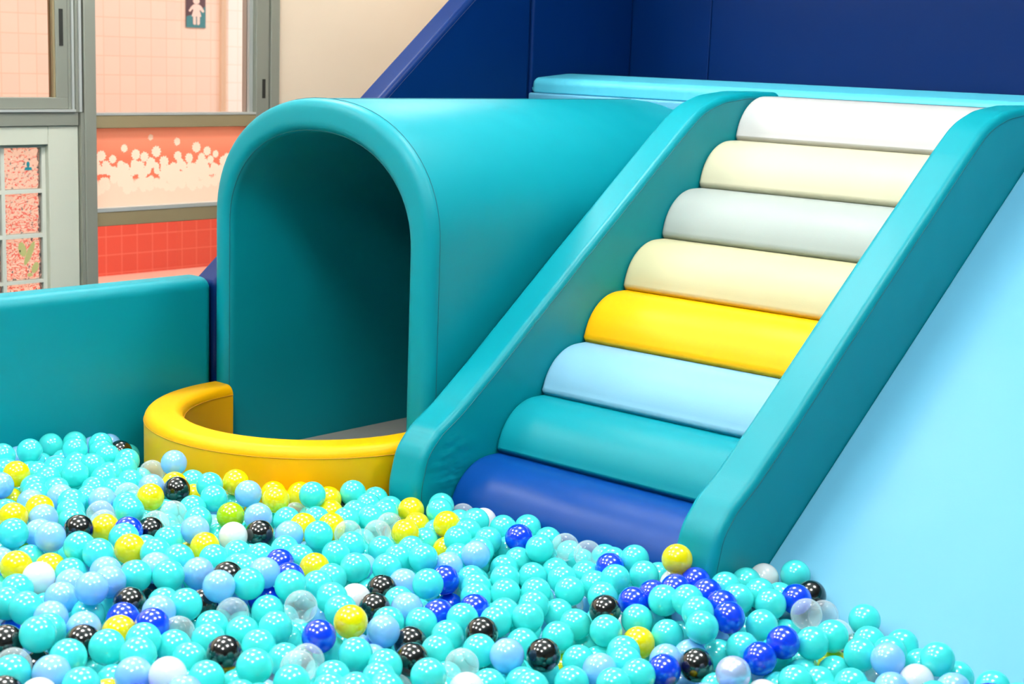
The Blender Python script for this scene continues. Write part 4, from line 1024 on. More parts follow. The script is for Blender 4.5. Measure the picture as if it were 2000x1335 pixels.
# the smaller and mostly hidden balls: far ones, and those buried under the top layer
# x, y, z in millimetres and the index of the colour
REST = [
-3731, 2179, 373, 0, -3877, 2498, 328, 0, -3804, 2537, 332, 0, -3746, 2501, 329, 0, -3795, 2598, 301, 3, -3606, 2491, 331, 0, -3524, 2379, 329, 0, -3562, 2503, 283, 0,
-3319, 2440, 333, 2, -3328, 2506, 325, 0, -3275, 2470, 303, 2, -3672, 2154, 348, 0, -3628, 2221, 337, 0, -3662, 2363, 332, 0, -3529, 2149, 334, 0, -3466, 2176, 336, 0,
-3455, 2108, 339, 0, -3438, 2272, 326, 0, -3373, 2292, 333, 0, -3361, 2205, 332, 0, -3562, 2100, 300, 2, -3399, 2061, 339, 1, -3358, 1967, 341, 0, -3224, 2224, 339, 0,
-3154, 2109, 332, 5, -3083, 2211, 325, 5, -3248, 1944, 329, 0, -3284, 1986, 288, 2, -3230, 2063, 277, 1, -3244, 2130, 268, 0, -2940, 2079, 325, 0, -3076, 1969, 302, 0,
-2943, 1928, 325, 1, -3038, 1762, 340, 1, -2966, 2225, 271, 2, -2734, 1849, 301, 0, -2751, 1959, 288, 3, -2618, 1897, 324, 0, -2803, 1655, 270, 4, -2515, 1535, 311, 3,
-2535, 1660, 262, 0, -2162, 1610, 347, 1, -2390, 1388, 341, 3, -2328, 1419, 347, 6, -2329, 1562, 303, 2, -3121, 2615, 317, 2, -3002, 2752, 282, 3, -2943, 2820, 301, 0,
-2898, 2751, 307, 0, -2879, 2688, 304, 0, -2939, 2655, 297, 2, -3012, 2597, 286, 5, -3190, 2529, 285, 0, -2905, 2577, 303, 0, -2964, 2431, 292, 0, -3022, 2355, 275, 0,
-2784, 2480, 281, 0, -2715, 2171, 314, 0, -2550, 2184, 331, 4, -2599, 2432, 285, 0, -2687, 2050, 282, 1, -2575, 2133, 287, 4, -2616, 2078, 286, 1, -2426, 2183, 273, 1,
-2421, 2279, 234, 0, -2383, 2039, 268, 0, -2420, 2096, 257, 0, -2316, 1961, 243, 5, -2295, 1813, 261, 2, -2236, 1787, 286, 0, -2143, 1720, 313, 0, -2077, 1711, 329, 0,
-2881, 2815, 290, 0, -2778, 2904, 304, 0, -2743, 2952, 274, 5, -2671, 2862, 291, 0, -2668, 2952, 278, 6, -2694, 2801, 272, 0, -2597, 2737, 261, 2, -2561, 2578, 306, 0,
-2581, 2910, 241, 0, -2490, 2851, 264, 0, -2478, 2734, 291, 0, -2489, 2667, 286, 0, -2588, 2590, 244, 0, -2453, 2483, 259, 0, -2357, 2338, 289, 0, -2385, 2531, 220, 4,
-2105, 2086, 232, 5, -1965, 2228, 241, 0, -1948, 2355, 239, 0, -2444, 2952, 278, 0, -2370, 2950, 261, 0, -2386, 2869, 266, 0, -2260, 2952, 277, 0, -2206, 2915, 291, 0,
-2310, 2922, 260, 0, -2310, 2824, 258, 0, -2094, 2951, 272, 0, -1963, 2832, 315, 6, -2085, 2884, 271, 0, -2095, 2820, 269, 0, -1974, 2764, 303, 4, -2184, 2724, 232, 5,
-2024, 2640, 258, 0, -1869, 2728, 243, 0, -2033, 2595, 205, 0, -1927, 2512, 227, 0, -1863, 2599, 203, 0, -1742, 2721, 238, 1, -1797, 2763, 237, 1, -1999, 2472, 203, 2,
-2018, 2700, 224, 6, -1602, 2439, 264, 1, -1750, 2596, 201, 1, -1774, 2978, 298, 0, -1704, 2899, 249, 0, -1572, 2890, 287, 5, -1558, 2943, 245, 3, -1626, 2732, 275, 0,
-1685, 2795, 244, 6, -1552, 2718, 251, 0, -1546, 2836, 240, 2, -1427, 2603, 275, 0, -1363, 2645, 280, 0, -1529, 2530, 267, 6, -1463, 2894, 230, 5, -1443, 2818, 237, 5,
-1264, 2728, 288, 0, -1183, 2799, 288, 4, -1119, 2787, 311, 0, -1419, 1628, 305, 4, -854, 2897, 292, 0, -1110, 1879, 271, 0, -1206, 1798, 276, 1, -2198, 1220, 339, 1,
-3914, 1259, 306, 4, -1164, 1661, 295, 3, -1068, 1999, 271, 4, -724, 2293, 296, 0, -3793, 1467, 335, 0, -1645, 2070, 276, 0, -1249, 2001, 271, 0, -1351, 2498, 274, 0,
-1794, 1497, 323, 2, -686, 2980, 296, 6, -2691, 1341, 335, 1, -796, 2488, 295, 0, -1767, 1889, 292, 1, -954, 2191, 281, 0, -1081, 2678, 285, 1, -882, 2134, 283, 0,
-697, 1643, 300, 1, -744, 1998, 298, 6, -848, 2641, 294, 6, -1103, 2201, 274, 4, -1675, 1277, 331, 4, -946, 1049, 300, 1, -956, 1815, 297, 0, -655, 1530, 300, 4,
-1843, 1626, 315, 0, -926, 2740, 291, 0, -829, 1996, 289, 0, -1372, 1872, 279, 0, -799, 1683, 300, 2, -3087, 1549, 335, 0, -1435, 1113, 305, 0, -1048, 2078, 273, 0,
-2146, 1100, 339, 6, -2129, 1373, 335, 0, -1289, 1224, 301, 0, -1573, 1256, 329, 0, -641, 2335, 299, 0, -2110, 1481, 331, 1, -1574, 1891, 286, 0, -1263, 2366, 274, 5,
-1739, 2068, 278, 1, -1216, 1363, 300, 0, -1181, 1566, 300, 0, -1017, 2820, 287, 0, -2176, 1013, 339, 0, -948, 1394, 300, 0, -1443, 2355, 273, 0, -935, 2887, 290, 1,
-658, 2804, 298, 1, -2682, 1048, 340, 2, -3642, 1824, 332, 0, -2798, 1084, 338, 1, -1135, 2046, 271, 0, -1366, 1152, 301, 0, -854, 1195, 300, 0, -849, 1503, 300, 1,
-1938, 1665, 314, 0, -615, 1058, 300, 0, -3122, 1307, 327, 0, -3290, 1101, 329, 0, -676, 1240, 300, 0, -1719, 1207, 334, 1, -804, 1897, 299, 0, -763, 2870, 295, 0,
-1012, 1629, 300, 0, -3692, 1638, 333, 0, -3418, 1591, 340, 4, -2368, 1301, 338, 0, -1513, 1292, 326, 2, -3066, 1090, 327, 0, -1595, 1793, 296, 0, -3783, 1619, 334, 2,
-1903, 1727, 308, 0, -2577, 1021, 340, 0, -3560, 1265, 343, 0, -2261, 1334, 337, 0, -2587, 1393, 335, 0, -3510, 1169, 340, 1, -1468, 2148, 273, 0, -1017, 1274, 300, 0,
-3662, 1044, 301, 0, -1206, 1204, 300, 1, -2859, 1563, 327, 1, -3857, 1774, 335, 0, -3328, 1634, 341, 1, -1769, 1813, 299, 4, -3178, 1370, 333, 0, -1654, 1543, 317, 1,
-716, 1043, 300, 3, -948, 1226, 300, 0, -960, 2058, 275, 0, -1483, 1569, 312, 1, -3507, 1041, 310, 2, -1574, 2004, 278, 0, -1909, 1353, 333, 0, -1502, 1194, 326, 1,
-1092, 1091, 300, 0, -3691, 1381, 337, 0, -1915, 1471, 327, 0, -697, 1423, 300, 0, -2281, 1116, 339, 0, -3129, 1434, 332, 0, -3869, 2111, 336, 0, -1272, 1841, 276, 0,
-1061, 2974, 284, 0, -768, 1115, 300, 0, -3499, 1903, 330, 0, -1847, 1984, 286, 0, -3744, 1251, 329, 1, -1298, 1404, 308, 6, -1848, 1233, 336, 1, -1195, 2207, 272, 0,
-3507, 1694, 334, 6, -3639, 1498, 336, 0, -787, 1042, 300, 5, -1822, 1766, 303, 0, -1564, 2190, 273, 0, -687, 2655, 298, 3, -1755, 1632, 313, 0, -1482, 1778, 293, 2,
-1296, 1512, 309, 0, -3779, 1783, 334, 0, -944, 1732, 300, 0, -831, 1273, 300, 0, -1706, 1004, 337, 1, -1991, 1174, 338, 0, -3763, 2085, 335, 0, -1151, 1002, 300, 0,
-1747, 1426, 326, 2, -1211, 2307, 273, 0, -867, 1704, 300, 0, -2950, 1254, 327, 0, -1144, 1169, 300, 0, -2709, 1424, 331, 0, -1848, 1867, 295, 0, -3424, 1854, 331, 0,
-1004, 2722, 288, 1, -865, 1801, 300, 0, -1659, 2297, 272, 0, -3250, 1538, 341, 0, -1076, 2318, 278, 4, -2383, 1141, 339, 0, -2508, 1375, 336, 0, -819, 2765, 294, 0,
-1227, 2101, 271, 0, -3913, 1909, 335, 0, -874, 2510, 292, 0, -1338, 2302, 272, 0, -3152, 1193, 325, 0, -3332, 1852, 333, 0, -1121, 2920, 282, 5, -710, 2496, 297, 0,
-820, 2395, 293, 4, -978, 2468, 287, 0, -1450, 1256, 323, 0, -3184, 1109, 325, 1, -1358, 2403, 273, 0, -3201, 1639, 341, 5, -1001, 2634, 288, 4, -2228, 1461, 333, 0,
-1616, 1170, 332, 0, -2619, 1200, 339, 0, -1988, 1815, 301, 2, -2349, 1077, 339, 0, -645, 1754, 300, 4, -600, 1988, 300, 0, -1169, 2577, 280, 0, -2878, 1273, 329, 0,
-789, 2591, 295, 2, -2602, 1132, 339, 0, -3340, 1192, 335, 0, -2044, 1421, 332, 0, -3194, 1770, 339, 4, -3526, 1469, 340, 0, -3867, 1449, 334, 0, -961, 1124, 300, 0,
-2486, 1078, 340, 5, -2753, 1547, 327, 3, -3897, 1335, 327, 0, -3900, 1074, 300, 6, -1821, 1038, 338, 0, -2805, 1236, 334, 0, -1788, 1323, 331, 0, -1952, 1909, 293, 1,
-772, 1776, 300, 1, -3750, 1677, 333, 0, -732, 1527, 300, 5, -3392, 1098, 333, 6, -1238, 2499, 276, 3, -3665, 2046, 333, 0, -3830, 1264, 318, 2, -1469, 2217, 272, 0,
-1020, 1471, 300, 0, -3862, 1860, 335, 0, -744, 1845, 300, 2, -2055, 1200, 338, 6, -2710, 1163, 338, 0, -2841, 1340, 329, 1, -2157, 1539, 327, 0, -3543, 1549, 337, 1,
-823, 2973, 292, 0, -1367, 1743, 290, 0, -1660, 2153, 273, 2, -1047, 2509, 284, 6, -812, 2197, 290, 1, -3840, 1575, 334, 1, -1942, 1071, 339, 0, -3721, 1092, 301, 0,
-3037, 1003, 330, 2, -1380, 1462, 316, 0, -2687, 1235, 337, 1, -2064, 1269, 337, 0, -2745, 1291, 334, 0, -1993, 1483, 328, 0, -963, 3000, 287, 0, -3498, 1810, 331, 0,
-3151, 1497, 336, 0, -925, 2289, 285, 0, -3376, 1729, 336, 2, -806, 1383, 300, 1, -613, 2474, 299, 0, -2451, 1146, 339, 0, -3763, 1872, 334, 6, -1682, 1137, 335, 0,
-602, 2140, 299, 1, -622, 1389, 300, 2, -1477, 2446, 274, 0, -2873, 1480, 326, 0, -1765, 2171, 273, 0, -3407, 1443, 342, 2, -1455, 1940, 278, 1, -672, 2099, 297, 0,
-936, 2590, 290, 2, -1246, 1055, 300, 0, -1388, 1537, 311, 0, -695, 1893, 300, 1, -2010, 1331, 335, 0, -2086, 1623, 319, 4, -1706, 1694, 307, 0, -1468, 1691, 300, 5,
-2907, 1187, 330, 0, -1312, 1335, 305, 4, -1101, 1251, 300, 0, -1355, 2214, 272, 1, -953, 1558, 299, 0, -3652, 1160, 319, 0, -1241, 1655, 294, 0, -3789, 1039, 299, 6,
-1068, 1420, 299, 4, -3049, 1618, 335, 0, -2991, 1584, 331, 0, -1635, 1682, 306, 5, -3873, 1670, 334, 0, -2916, 1380, 325, 0, -2299, 1187, 338, 0, -1276, 1719, 287, 0,
-885, 1085, 299, 0, -1209, 1866, 272, 0, -992, 1928, 273, 0, -1073, 2867, 284, 0, -1571, 2375, 272, 1, -2046, 1051, 338, 5, -976, 2372, 284, 0, -1909, 1136, 338, 0,
-1589, 1631, 309, 0, -800, 1569, 299, 0, -2840, 1171, 334, 0, -2996, 1484, 327, 0, -3224, 1430, 336, 0, -1122, 1949, 269, 0, -1737, 2236, 271, 3, -1645, 1451, 321, 0,
-619, 1183, 299, 2, -3064, 1261, 324, 1, -2214, 1082, 338, 0, -3910, 2219, 333, 0, -1347, 1600, 304, 0, -3574, 1686, 332, 0, -3126, 1709, 339, 0, -3622, 1637, 333, 0,
-1060, 1786, 287, 1, -1067, 1002, 299, 0, -1852, 1552, 320, 0, -2506, 1206, 338, 0, -1091, 1610, 299, 0, -617, 2643, 298, 0, -1224, 2426, 274, 0, -1658, 1964, 282, 4,
-3276, 1315, 335, 0, -608, 1611, 299, 0, -3682, 1766, 332, 0, -681, 2180, 296, 0, -2986, 1662, 333, 5, -1962, 1275, 335, 0, -682, 2405, 297, 0, -3729, 1447, 334, 2,
-1510, 1028, 305, 0, -3461, 1390, 342, 4, -2772, 1354, 330, 4, -1672, 1067, 335, 6, -1807, 1180, 335, 0, -3433, 1018, 314, 0, -3820, 1345, 332, 0, -1565, 2081, 274, 1,
-3909, 1187, 299, 0, -3405, 1276, 340, 0, -1757, 1077, 337, 0, -2978, 1331, 324, 0, -1917, 1209, 336, 0, -3911, 1509, 334, 1, -1077, 1689, 297, 0, -1190, 1964, 269, 0,
-882, 1621, 299, 1, -1273, 2226, 271, 0, -3442, 1169, 338, 0, -3327, 1378, 339, 1, -3058, 1445, 328, 0, -892, 1003, 299, 0, -1288, 2621, 275, 0, -835, 2085, 284, 1,
-917, 1483, 299, 3, -3153, 1569, 337, 0, -1508, 1862, 285, 0, -1473, 1386, 321, 1, -748, 2791, 294, 0, -1167, 2380, 275, 0, -783, 1208, 299, 4, -1328, 2043, 270, 0,
-1124, 2266, 273, 3, -2872, 1110, 334, 2, -3188, 1253, 327, 1, -1306, 1949, 271, 6, -2824, 1428, 326, 0, -1063, 2394, 280, 0, -2441, 1258, 337, 0, -1376, 1311, 314, 0,
-3498, 1978, 329, 0, -3808, 1721, 333, 0, -674, 1103, 299, 0, -3340, 1052, 326, 0, -3035, 1375, 325, 4, -3347, 1551, 340, 0, -1545, 2308, 271, 0, -605, 1890, 299, 0,
-1383, 1940, 274, 1, -3255, 1206, 329, 0, -3677, 1265, 336, 0, -3288, 1740, 337, 2, -1802, 2035, 280, 5, -3569, 1827, 330, 0, -683, 2577, 297, 0, -3810, 1171, 300, 0,
-1864, 1417, 327, 1, -1239, 2571, 276, 1, -3544, 1753, 331, 0, -2932, 1540, 326, 6, -3878, 1996, 334, 0, -1193, 2674, 279, 6, -3632, 1981, 331, 0, -1006, 2282, 279, 0,
-1655, 1346, 326, 2, -1231, 1268, 298, 2, -3490, 1601, 335, 0, -2209, 1382, 334, 0, -1131, 1739, 284, 5, -2628, 1305, 335, 4, -1340, 1056, 298, 2, -3589, 1896, 330, 0,
-1773, 1699, 306, 0, -2836, 1005, 336, 0, -3689, 1903, 331, 0, -654, 2896, 295, 0, -1145, 2123, 270, 1, -622, 3011, 295, 0, -734, 2065, 292, 0, -3551, 1396, 339, 0,
-1483, 1479, 316, 4, -739, 1364, 298, 0, -1202, 1464, 299, 0, -3803, 2143, 333, 0, -742, 2721, 294, 0, -2972, 1125, 328, 0, -2040, 1568, 321, 0, -880, 2353, 288, 0,
-1118, 1360, 298, 1, -3242, 1046, 323, 1, -3695, 1545, 332, 0, -1153, 2460, 276, 0, -1558, 1480, 317, 2, -906, 2825, 289, 0, -3586, 1194, 337, 0, -3743, 2006, 332, 0,
-938, 1301, 298, 3, -1169, 1106, 298, 1, -737, 2367, 294, 4, -1385, 1229, 307, 0, -2138, 1271, 335, 0, -619, 1822, 298, 0, -1200, 1725, 282, 0, -3786, 1941, 332, 3,
-3401, 1347, 339, 0, -1350, 2566, 272, 0, -918, 1940, 280, 4, -1411, 2080, 270, 0, -3074, 1182, 322, 6, -809, 2266, 289, 0, -609, 2565, 297, 4, -1428, 1013, 298, 1,
-1565, 1411, 320, 0, -1499, 2049, 272, 0, -1280, 1583, 301, 1, -1566, 1111, 327, 0, -2278, 1035, 336, 0, -3607, 1318, 338, 0, -3272, 1672, 338, 0, -724, 1289, 297, 0,
-989, 1996, 270, 0, -1558, 1708, 299, 0, -1948, 1559, 319, 1, -891, 2024, 276, 0, -3725, 1318, 333, 0, -2898, 1637, 327, 2, -2551, 1293, 335, 0, -1725, 1533, 316, 0,
-1420, 2526, 271, 0, -1551, 1558, 310, 0, -1694, 1804, 294, 0, -3496, 1306, 339, 4, -2233, 1564, 323, 4, -765, 2140, 288, 0, -2014, 1650, 312, 0, -1781, 1250, 330, 0,
-1676, 1612, 309, 0, -1159, 2990, 275, 1, -992, 2128, 272, 0, -3292, 1486, 337, 3, -1031, 1150, 296, 0, -1008, 2919, 282, 0, -1274, 2158, 267, 5, -1168, 1311, 296, 0,
-1087, 1505, 295, 0, -2919, 1020, 330, 1, -2376, 1223, 334, 0, -1839, 2111, 273, 1, -1921, 1832, 294, 0, -3561, 1093, 311, 0, -1892, 1019, 334, 2, -1949, 1410, 326, 0,
-1025, 1342, 295, 0, -1592, 2259, 267, 2, -3128, 1054, 320, 0, -1479, 2291, 268, 0, -709, 1162, 295, 0, -886, 2439, 286, 0, -3901, 1003, 295, 0, -742, 2936, 289, 1,
-1347, 1678, 292, 0, -644, 1303, 295, 2, -2201, 1149, 333, 0, -601, 1478, 294, 0, -1012, 1071, 294, 2, -904, 2956, 284, 0, -603, 1692, 294, 1, -1734, 1986, 278, 1,
-2003, 1106, 333, 1, -1016, 1864, 273, 0, -3416, 1668, 331, 1, -2463, 1014, 334, 0, -3049, 1692, 332, 0, -2004, 1734, 302, 0, -3264, 1830, 329, 1, -1600, 1035, 321, 0,
-2078, 1133, 332, 1, -619, 2054, 293, 0, -674, 2001, 293, 0, -1842, 1111, 331, 6, -3180, 1004, 318, 0, -2386, 1010, 332, 2, -1391, 2009, 266, 0, -2437, 1339, 330, 0,
-604, 2248, 292, 2, -3472, 1526, 332, 0, -1661, 1878, 282, 1, -660, 1004, 292, 0, -3774, 1538, 325, 0, -3595, 1008, 292, 4, -1137, 2723, 274, 0, -1093, 2558, 274, 3,
-1404, 2273, 263, 1, -3715, 1188, 306, 0, -1062, 2147, 264, 1, -1506, 1635, 298, 0, -3827, 2043, 326, 0, -2127, 1194, 328, 0, -1645, 2386, 262, 0, -609, 2406, 289, 0,
-1389, 2148, 262, 0, -1384, 1384, 308, 0, -1284, 1153, 289, 0, -891, 2225, 275, 0, -643, 2719, 287, 0, -3376, 1801, 323, 2, -3646, 1706, 321, 0, -980, 2536, 276, 0,
-874, 1869, 286, 0, -3810, 1104, 288, 3, -2754, 1015, 327, 0, -1293, 2452, 262, 0, -2095, 1002, 326, 4, -3624, 1385, 326, 1, -3470, 1105, 320, 1, -804, 2692, 281, 0,
-1972, 1008, 325, 1, -1348, 1805, 269, 0, -3414, 1919, 315, 1, -3333, 1281, 323, 0, -3761, 1386, 319, 0, -1005, 1706, 283, 0, -2281, 1256, 322, 0, -3612, 1766, 316, 0,
-2199, 1658, 302, 0, -3006, 1192, 309, 0, -3625, 1562, 318, 1, -905, 2676, 274, 0, -1140, 1815, 256, 0, -1986, 2086, 265, 0, -2940, 1448, 308, 0, -1506, 2382, 255, 1,
-767, 1471, 282, 3, -2063, 1796, 285, 0, -1532, 1942, 262, 1, -2197, 1305, 318, 0, -1726, 1342, 310, 0, -749, 2234, 275, 0, -3888, 2320, 311, 1, -2397, 1683, 300, 0,
-3148, 2211, 304, 0, -3820, 2324, 311, 0, -2585, 1558, 308, 1, -3099, 1785, 320, 1, -3836, 2208, 315, 1, -3042, 2535, 292, 0, -2837, 1973, 312, 5, -3884, 2565, 301, 1,
-1899, 2793, 270, 1, -2194, 2493, 253, 0, -3540, 2280, 310, 0, -2189, 2097, 267, 1, -1831, 2817, 271, 0, -2308, 1648, 300, 0, -1931, 2007, 265, 4, -719, 1738, 279, 0,
-3477, 1240, 321, 0, -3167, 1849, 317, 0, -1631, 2520, 253, 0, -873, 1326, 279, 1, -3115, 1643, 317, 0, -2609, 2215, 281, 0, -2101, 2335, 254, 1, -1863, 1308, 312, 0,
-3391, 2492, 305, 0, -1440, 1184, 293, 1, -2860, 2426, 284, 0, -2751, 2088, 299, 0, -2664, 1116, 317, 0, -1021, 2209, 255, 1, -2839, 2073, 304, 0, -2642, 1440, 310, 0,
-1792, 1574, 295, 0, -3434, 1765, 311, 0, -2269, 1411, 312, 0, -1427, 1808, 264, 6, -990, 1003, 277, 0, -1896, 1940, 267, 2, -1869, 2046, 259, 2, -3258, 1606, 318, 1,
-1988, 2298, 248, 0, -1133, 1433, 276, 0, -2981, 1054, 308, 1, -3903, 2633, 294, 1, -2124, 2502, 246, 0, -2556, 1082, 315, 0, -3734, 2264, 309, 0, -2775, 1171, 312, 5,
-3316, 2046, 302, 0, -1411, 2457, 248, 0, -1673, 2221, 246, 0, -1070, 2768, 260, 0, -3121, 1129, 299, 0, -3757, 2359, 304, 1, -2693, 1498, 302, 1, -1554, 1340, 299, 0,
-3808, 2416, 301, 0, -2521, 1144, 313, 4, -3080, 2109, 301, 0, -842, 2827, 266, 2, -1633, 2591, 249, 0, -2634, 2488, 263, 1, -3343, 1440, 314, 0, -901, 1148, 273, 0,
-2235, 2677, 244, 0, -1223, 2930, 250, 5, -879, 1428, 272, 0, -606, 1244, 272, 0, -604, 2845, 270, 0, -3564, 1975, 303, 5, -3707, 1838, 305, 0, -2359, 1866, 276, 0,
-2779, 1490, 299, 0, -653, 1939, 271, 0, -1760, 2817, 260, 0, -3035, 2441, 286, 0, -673, 2256, 268, 1, -2258, 2125, 261, 1, -1797, 1942, 258, 0, -3198, 1703, 310, 0,
-2050, 2171, 250, 0, -1306, 2101, 241, 0, -1030, 1553, 269, 6, -3630, 1108, 278, 0, -1631, 2907, 251, 0, -2167, 1793, 273, 0, -3699, 2416, 296, 0, -3232, 2347, 294, 0,
-1058, 1940, 238, 0, -2932, 1699, 302, 0, -2624, 2831, 248, 0, -2302, 1720, 282, 0, -1121, 2619, 251, 0, -2716, 1690, 295, 0, -1529, 2132, 241, 5, -1798, 1390, 296, 0,
-3112, 1377, 296, 0, -2337, 1364, 304, 0, -2663, 1963, 290, 0, -1258, 1907, 239, 0, -2161, 2950, 247, 0, -1840, 2907, 263, 0, -2086, 2262, 245, 0, -1129, 2853, 249, 0,
-1998, 2810, 254, 0, -2161, 1444, 300, 0, -1083, 2461, 248, 2, -2004, 2016, 253, 0, -2790, 2629, 260, 0, -1624, 1737, 268, 0, -2738, 1098, 305, 0, -1193, 2041, 236, 2,
-3908, 1578, 300, 0, -3903, 1817, 301, 4, -2971, 2001, 300, 0, -2626, 2371, 260, 0, -2845, 2313, 275, 0, -680, 1828, 265, 0, -1564, 2641, 241, 0, -3089, 1866, 303, 1,
-817, 1150, 265, 0, -3193, 1314, 296, 0, -2164, 2398, 241, 0, -1516, 1094, 284, 0, -3552, 1609, 300, 0, -3601, 2035, 297, 0, -972, 2781, 253, 1, -1221, 1135, 264, 0,
-943, 1661, 264, 2, -3422, 1985, 293, 0, -2404, 1518, 295, 0, -1289, 1286, 266, 0, -2491, 1306, 302, 0, -1446, 1327, 287, 0, -2500, 2916, 240, 0, -2491, 2600, 244, 0,
-2751, 2727, 251, 0, -2518, 2398, 251, 0, -3721, 1003, 264, 0, -2497, 2273, 255, 1, -720, 1591, 263, 1, -3025, 2051, 295, 0, -2773, 2858, 247, 0, -1286, 2530, 239, 0,
-2349, 2649, 238, 0, -2783, 2022, 290, 0, -2490, 1740, 282, 0, -782, 1956, 261, 0, -2052, 1930, 256, 0, -1301, 2836, 239, 0, -2545, 2464, 249, 0, -3365, 2344, 291, 0,
-2828, 1744, 294, 0, -3182, 2456, 284, 1, -1751, 1154, 298, 0, -1003, 1208, 262, 0, -1540, 1773, 258, 0, -890, 1547, 262, 0, -1082, 1198, 262, 0, -3575, 1501, 299, 0,
-1664, 2459, 234, 2, -755, 2637, 257, 2, -2920, 2345, 272, 0, -1156, 1228, 261, 1, -3681, 2208, 294, 1, -610, 1119, 261, 2, -940, 1883, 250, 1, -2266, 2517, 236, 0,
-1300, 2702, 237, 0, -1592, 2781, 239, 0, -2602, 1839, 283, 1, -1608, 2326, 233, 1, -706, 2860, 256, 1, -2413, 1096, 300, 0, -671, 1478, 260, 0, -3844, 1925, 295, 1,
-2767, 2399, 262, 1, -3810, 1831, 294, 1, -1470, 1991, 235, 0, -1829, 1689, 269, 0, -916, 2094, 239, 0, -1029, 2586, 246, 1, -1151, 1506, 259, 0, -3340, 1137, 292, 0,
-3074, 2270, 280, 0, -3168, 2305, 282, 0, -3662, 1333, 298, 0, -1241, 1521, 263, 0, -2406, 1446, 293, 1, -2541, 1793, 279, 0, -1008, 1418, 259, 0, -2365, 2408, 241, 0,
-1684, 1488, 280, 1, -760, 2445, 255, 0, -2093, 1546, 285, 0, -1261, 1441, 263, 1, -2515, 2024, 267, 0, -2708, 2223, 267, 0, -2462, 1406, 294, 0, -1154, 2325, 234, 0,
-2516, 2759, 237, 0, -3676, 2101, 292, 0, -1713, 2136, 233, 0, -3911, 1714, 293, 0, -1333, 2357, 231, 0, -762, 2544, 254, 0, -787, 1324, 258, 1, -1732, 1745, 262, 0,
-3399, 1498, 300, 0, -819, 1839, 258, 1, -1625, 1100, 292, 1, -3028, 2669, 263, 0, -2435, 2672, 235, 0, -1860, 1479, 283, 1, -1952, 1763, 263, 0, -2660, 2160, 267, 0,
-766, 2322, 252, 0, -1274, 2312, 230, 0, -1560, 1172, 288, 0, -1414, 1695, 256, 0, -2178, 2318, 238, 0, -3724, 1728, 291, 0, -3492, 2215, 287, 0, -3867, 1229, 262, 0,
-1955, 2740, 241, 0, -1158, 2526, 237, 0, -1315, 1002, 257, 5, -2637, 1013, 297, 0, -1794, 2402, 225, 0, -3862, 1138, 257, 0, -2843, 1889, 291, 0, -1440, 1882, 238, 1,
-1381, 2863, 230, 1, -3603, 2425, 283, 0, -2050, 2512, 224, 0, -840, 1021, 256, 4, -1899, 1581, 276, 1, -3902, 2062, 292, 1, -2061, 1368, 291, 0, -2995, 1729, 293, 0,
-2802, 1573, 283, 3, -1623, 1284, 285, 0, -3392, 1212, 294, 0, -3116, 2556, 271, 0, -2170, 1903, 252, 0, -2173, 1594, 279, 0, -3090, 1495, 288, 0, -862, 2285, 245, 4,
-2582, 1485, 287, 4, -3100, 2397, 274, 1, -3276, 1413, 294, 0, -3653, 1448, 292, 4, -1331, 1116, 255, 0, -2664, 2640, 241, 0, -3003, 2124, 282, 0, -818, 1623, 255, 0,
-2195, 2881, 232, 0, -3298, 1895, 287, 0, -3468, 1460, 297, 4, -3687, 1968, 289, 0, -1236, 2645, 234, 5, -2510, 2134, 256, 0, -3340, 1690, 294, 0, -3033, 2213, 277, 0,
-3116, 1257, 281, 0, -1282, 1775, 237, 0, -2624, 1728, 279, 0, -3388, 2427, 282, 0, -3319, 1783, 291, 0, -3811, 2486, 279, 0, -2330, 1000, 294, 1, -603, 2779, 253, 5,
-1332, 1191, 256, 4, -1664, 1213, 287, 5, -3210, 1494, 293, 0, -2195, 1722, 266, 0, -2009, 1867, 252, 0, -3876, 2386, 283, 0, -3258, 1143, 283, 0, -3624, 2171, 287, 0,
-2600, 2280, 252, 0, -2112, 1669, 270, 0, -2700, 2379, 253, 0, -2770, 1405, 284, 0, -1457, 1060, 257, 0, -2165, 2156, 239, 0, -1616, 1578, 268, 0, -3622, 1246, 294, 0,
-3299, 1003, 277, 0, -1603, 1939, 237, 0, -2901, 1326, 281, 5, -1185, 1041, 254, 1, -2653, 1623, 280, 0, -2890, 1789, 289, 1, -677, 1346, 254, 0, -1677, 1399, 279, 6,
-2886, 2643, 252, 0, -3056, 1323, 279, 0, -3720, 1591, 287, 0, -3906, 1409, 287, 1, -3619, 2324, 284, 0, -2575, 1342, 290, 1, -1430, 1434, 272, 3, -843, 1924, 249, 0,
-1820, 2164, 228, 4, -846, 2582, 247, 0, -2846, 2184, 271, 0, -1889, 1076, 292, 0, -865, 2726, 246, 0, -2910, 2717, 250, 0, -2536, 1942, 267, 0, -2449, 2003, 257, 0,
-1998, 1534, 278, 0, -1703, 2348, 224, 0, -3313, 2111, 279, 0, -876, 1250, 253, 0, -1472, 2574, 227, 2, -3451, 1334, 295, 0, -1216, 1605, 252, 0, -2741, 2578, 245, 0,
-1863, 2347, 221, 1, -639, 1651, 252, 6, -1847, 2251, 224, 0, -2245, 1511, 283, 6, -1018, 2338, 234, 0, -931, 2501, 242, 0, -2250, 1166, 291, 0, -1433, 1506, 267, 0,
-939, 2423, 240, 0, -3390, 2105, 280, 0, -1517, 2242, 225, 0, -1195, 1412, 252, 0, -652, 2534, 251, 0, -782, 2046, 242, 5, -1545, 2444, 226, 1, -2012, 1245, 289, 0,
-1735, 1845, 247, 5, -993, 2864, 239, 0, -3223, 1879, 287, 0, -1868, 1189, 289, 0, -2340, 2136, 244, 0, -813, 2923, 244, 0, -1078, 1835, 227, 4, -1096, 1312, 251, 4,
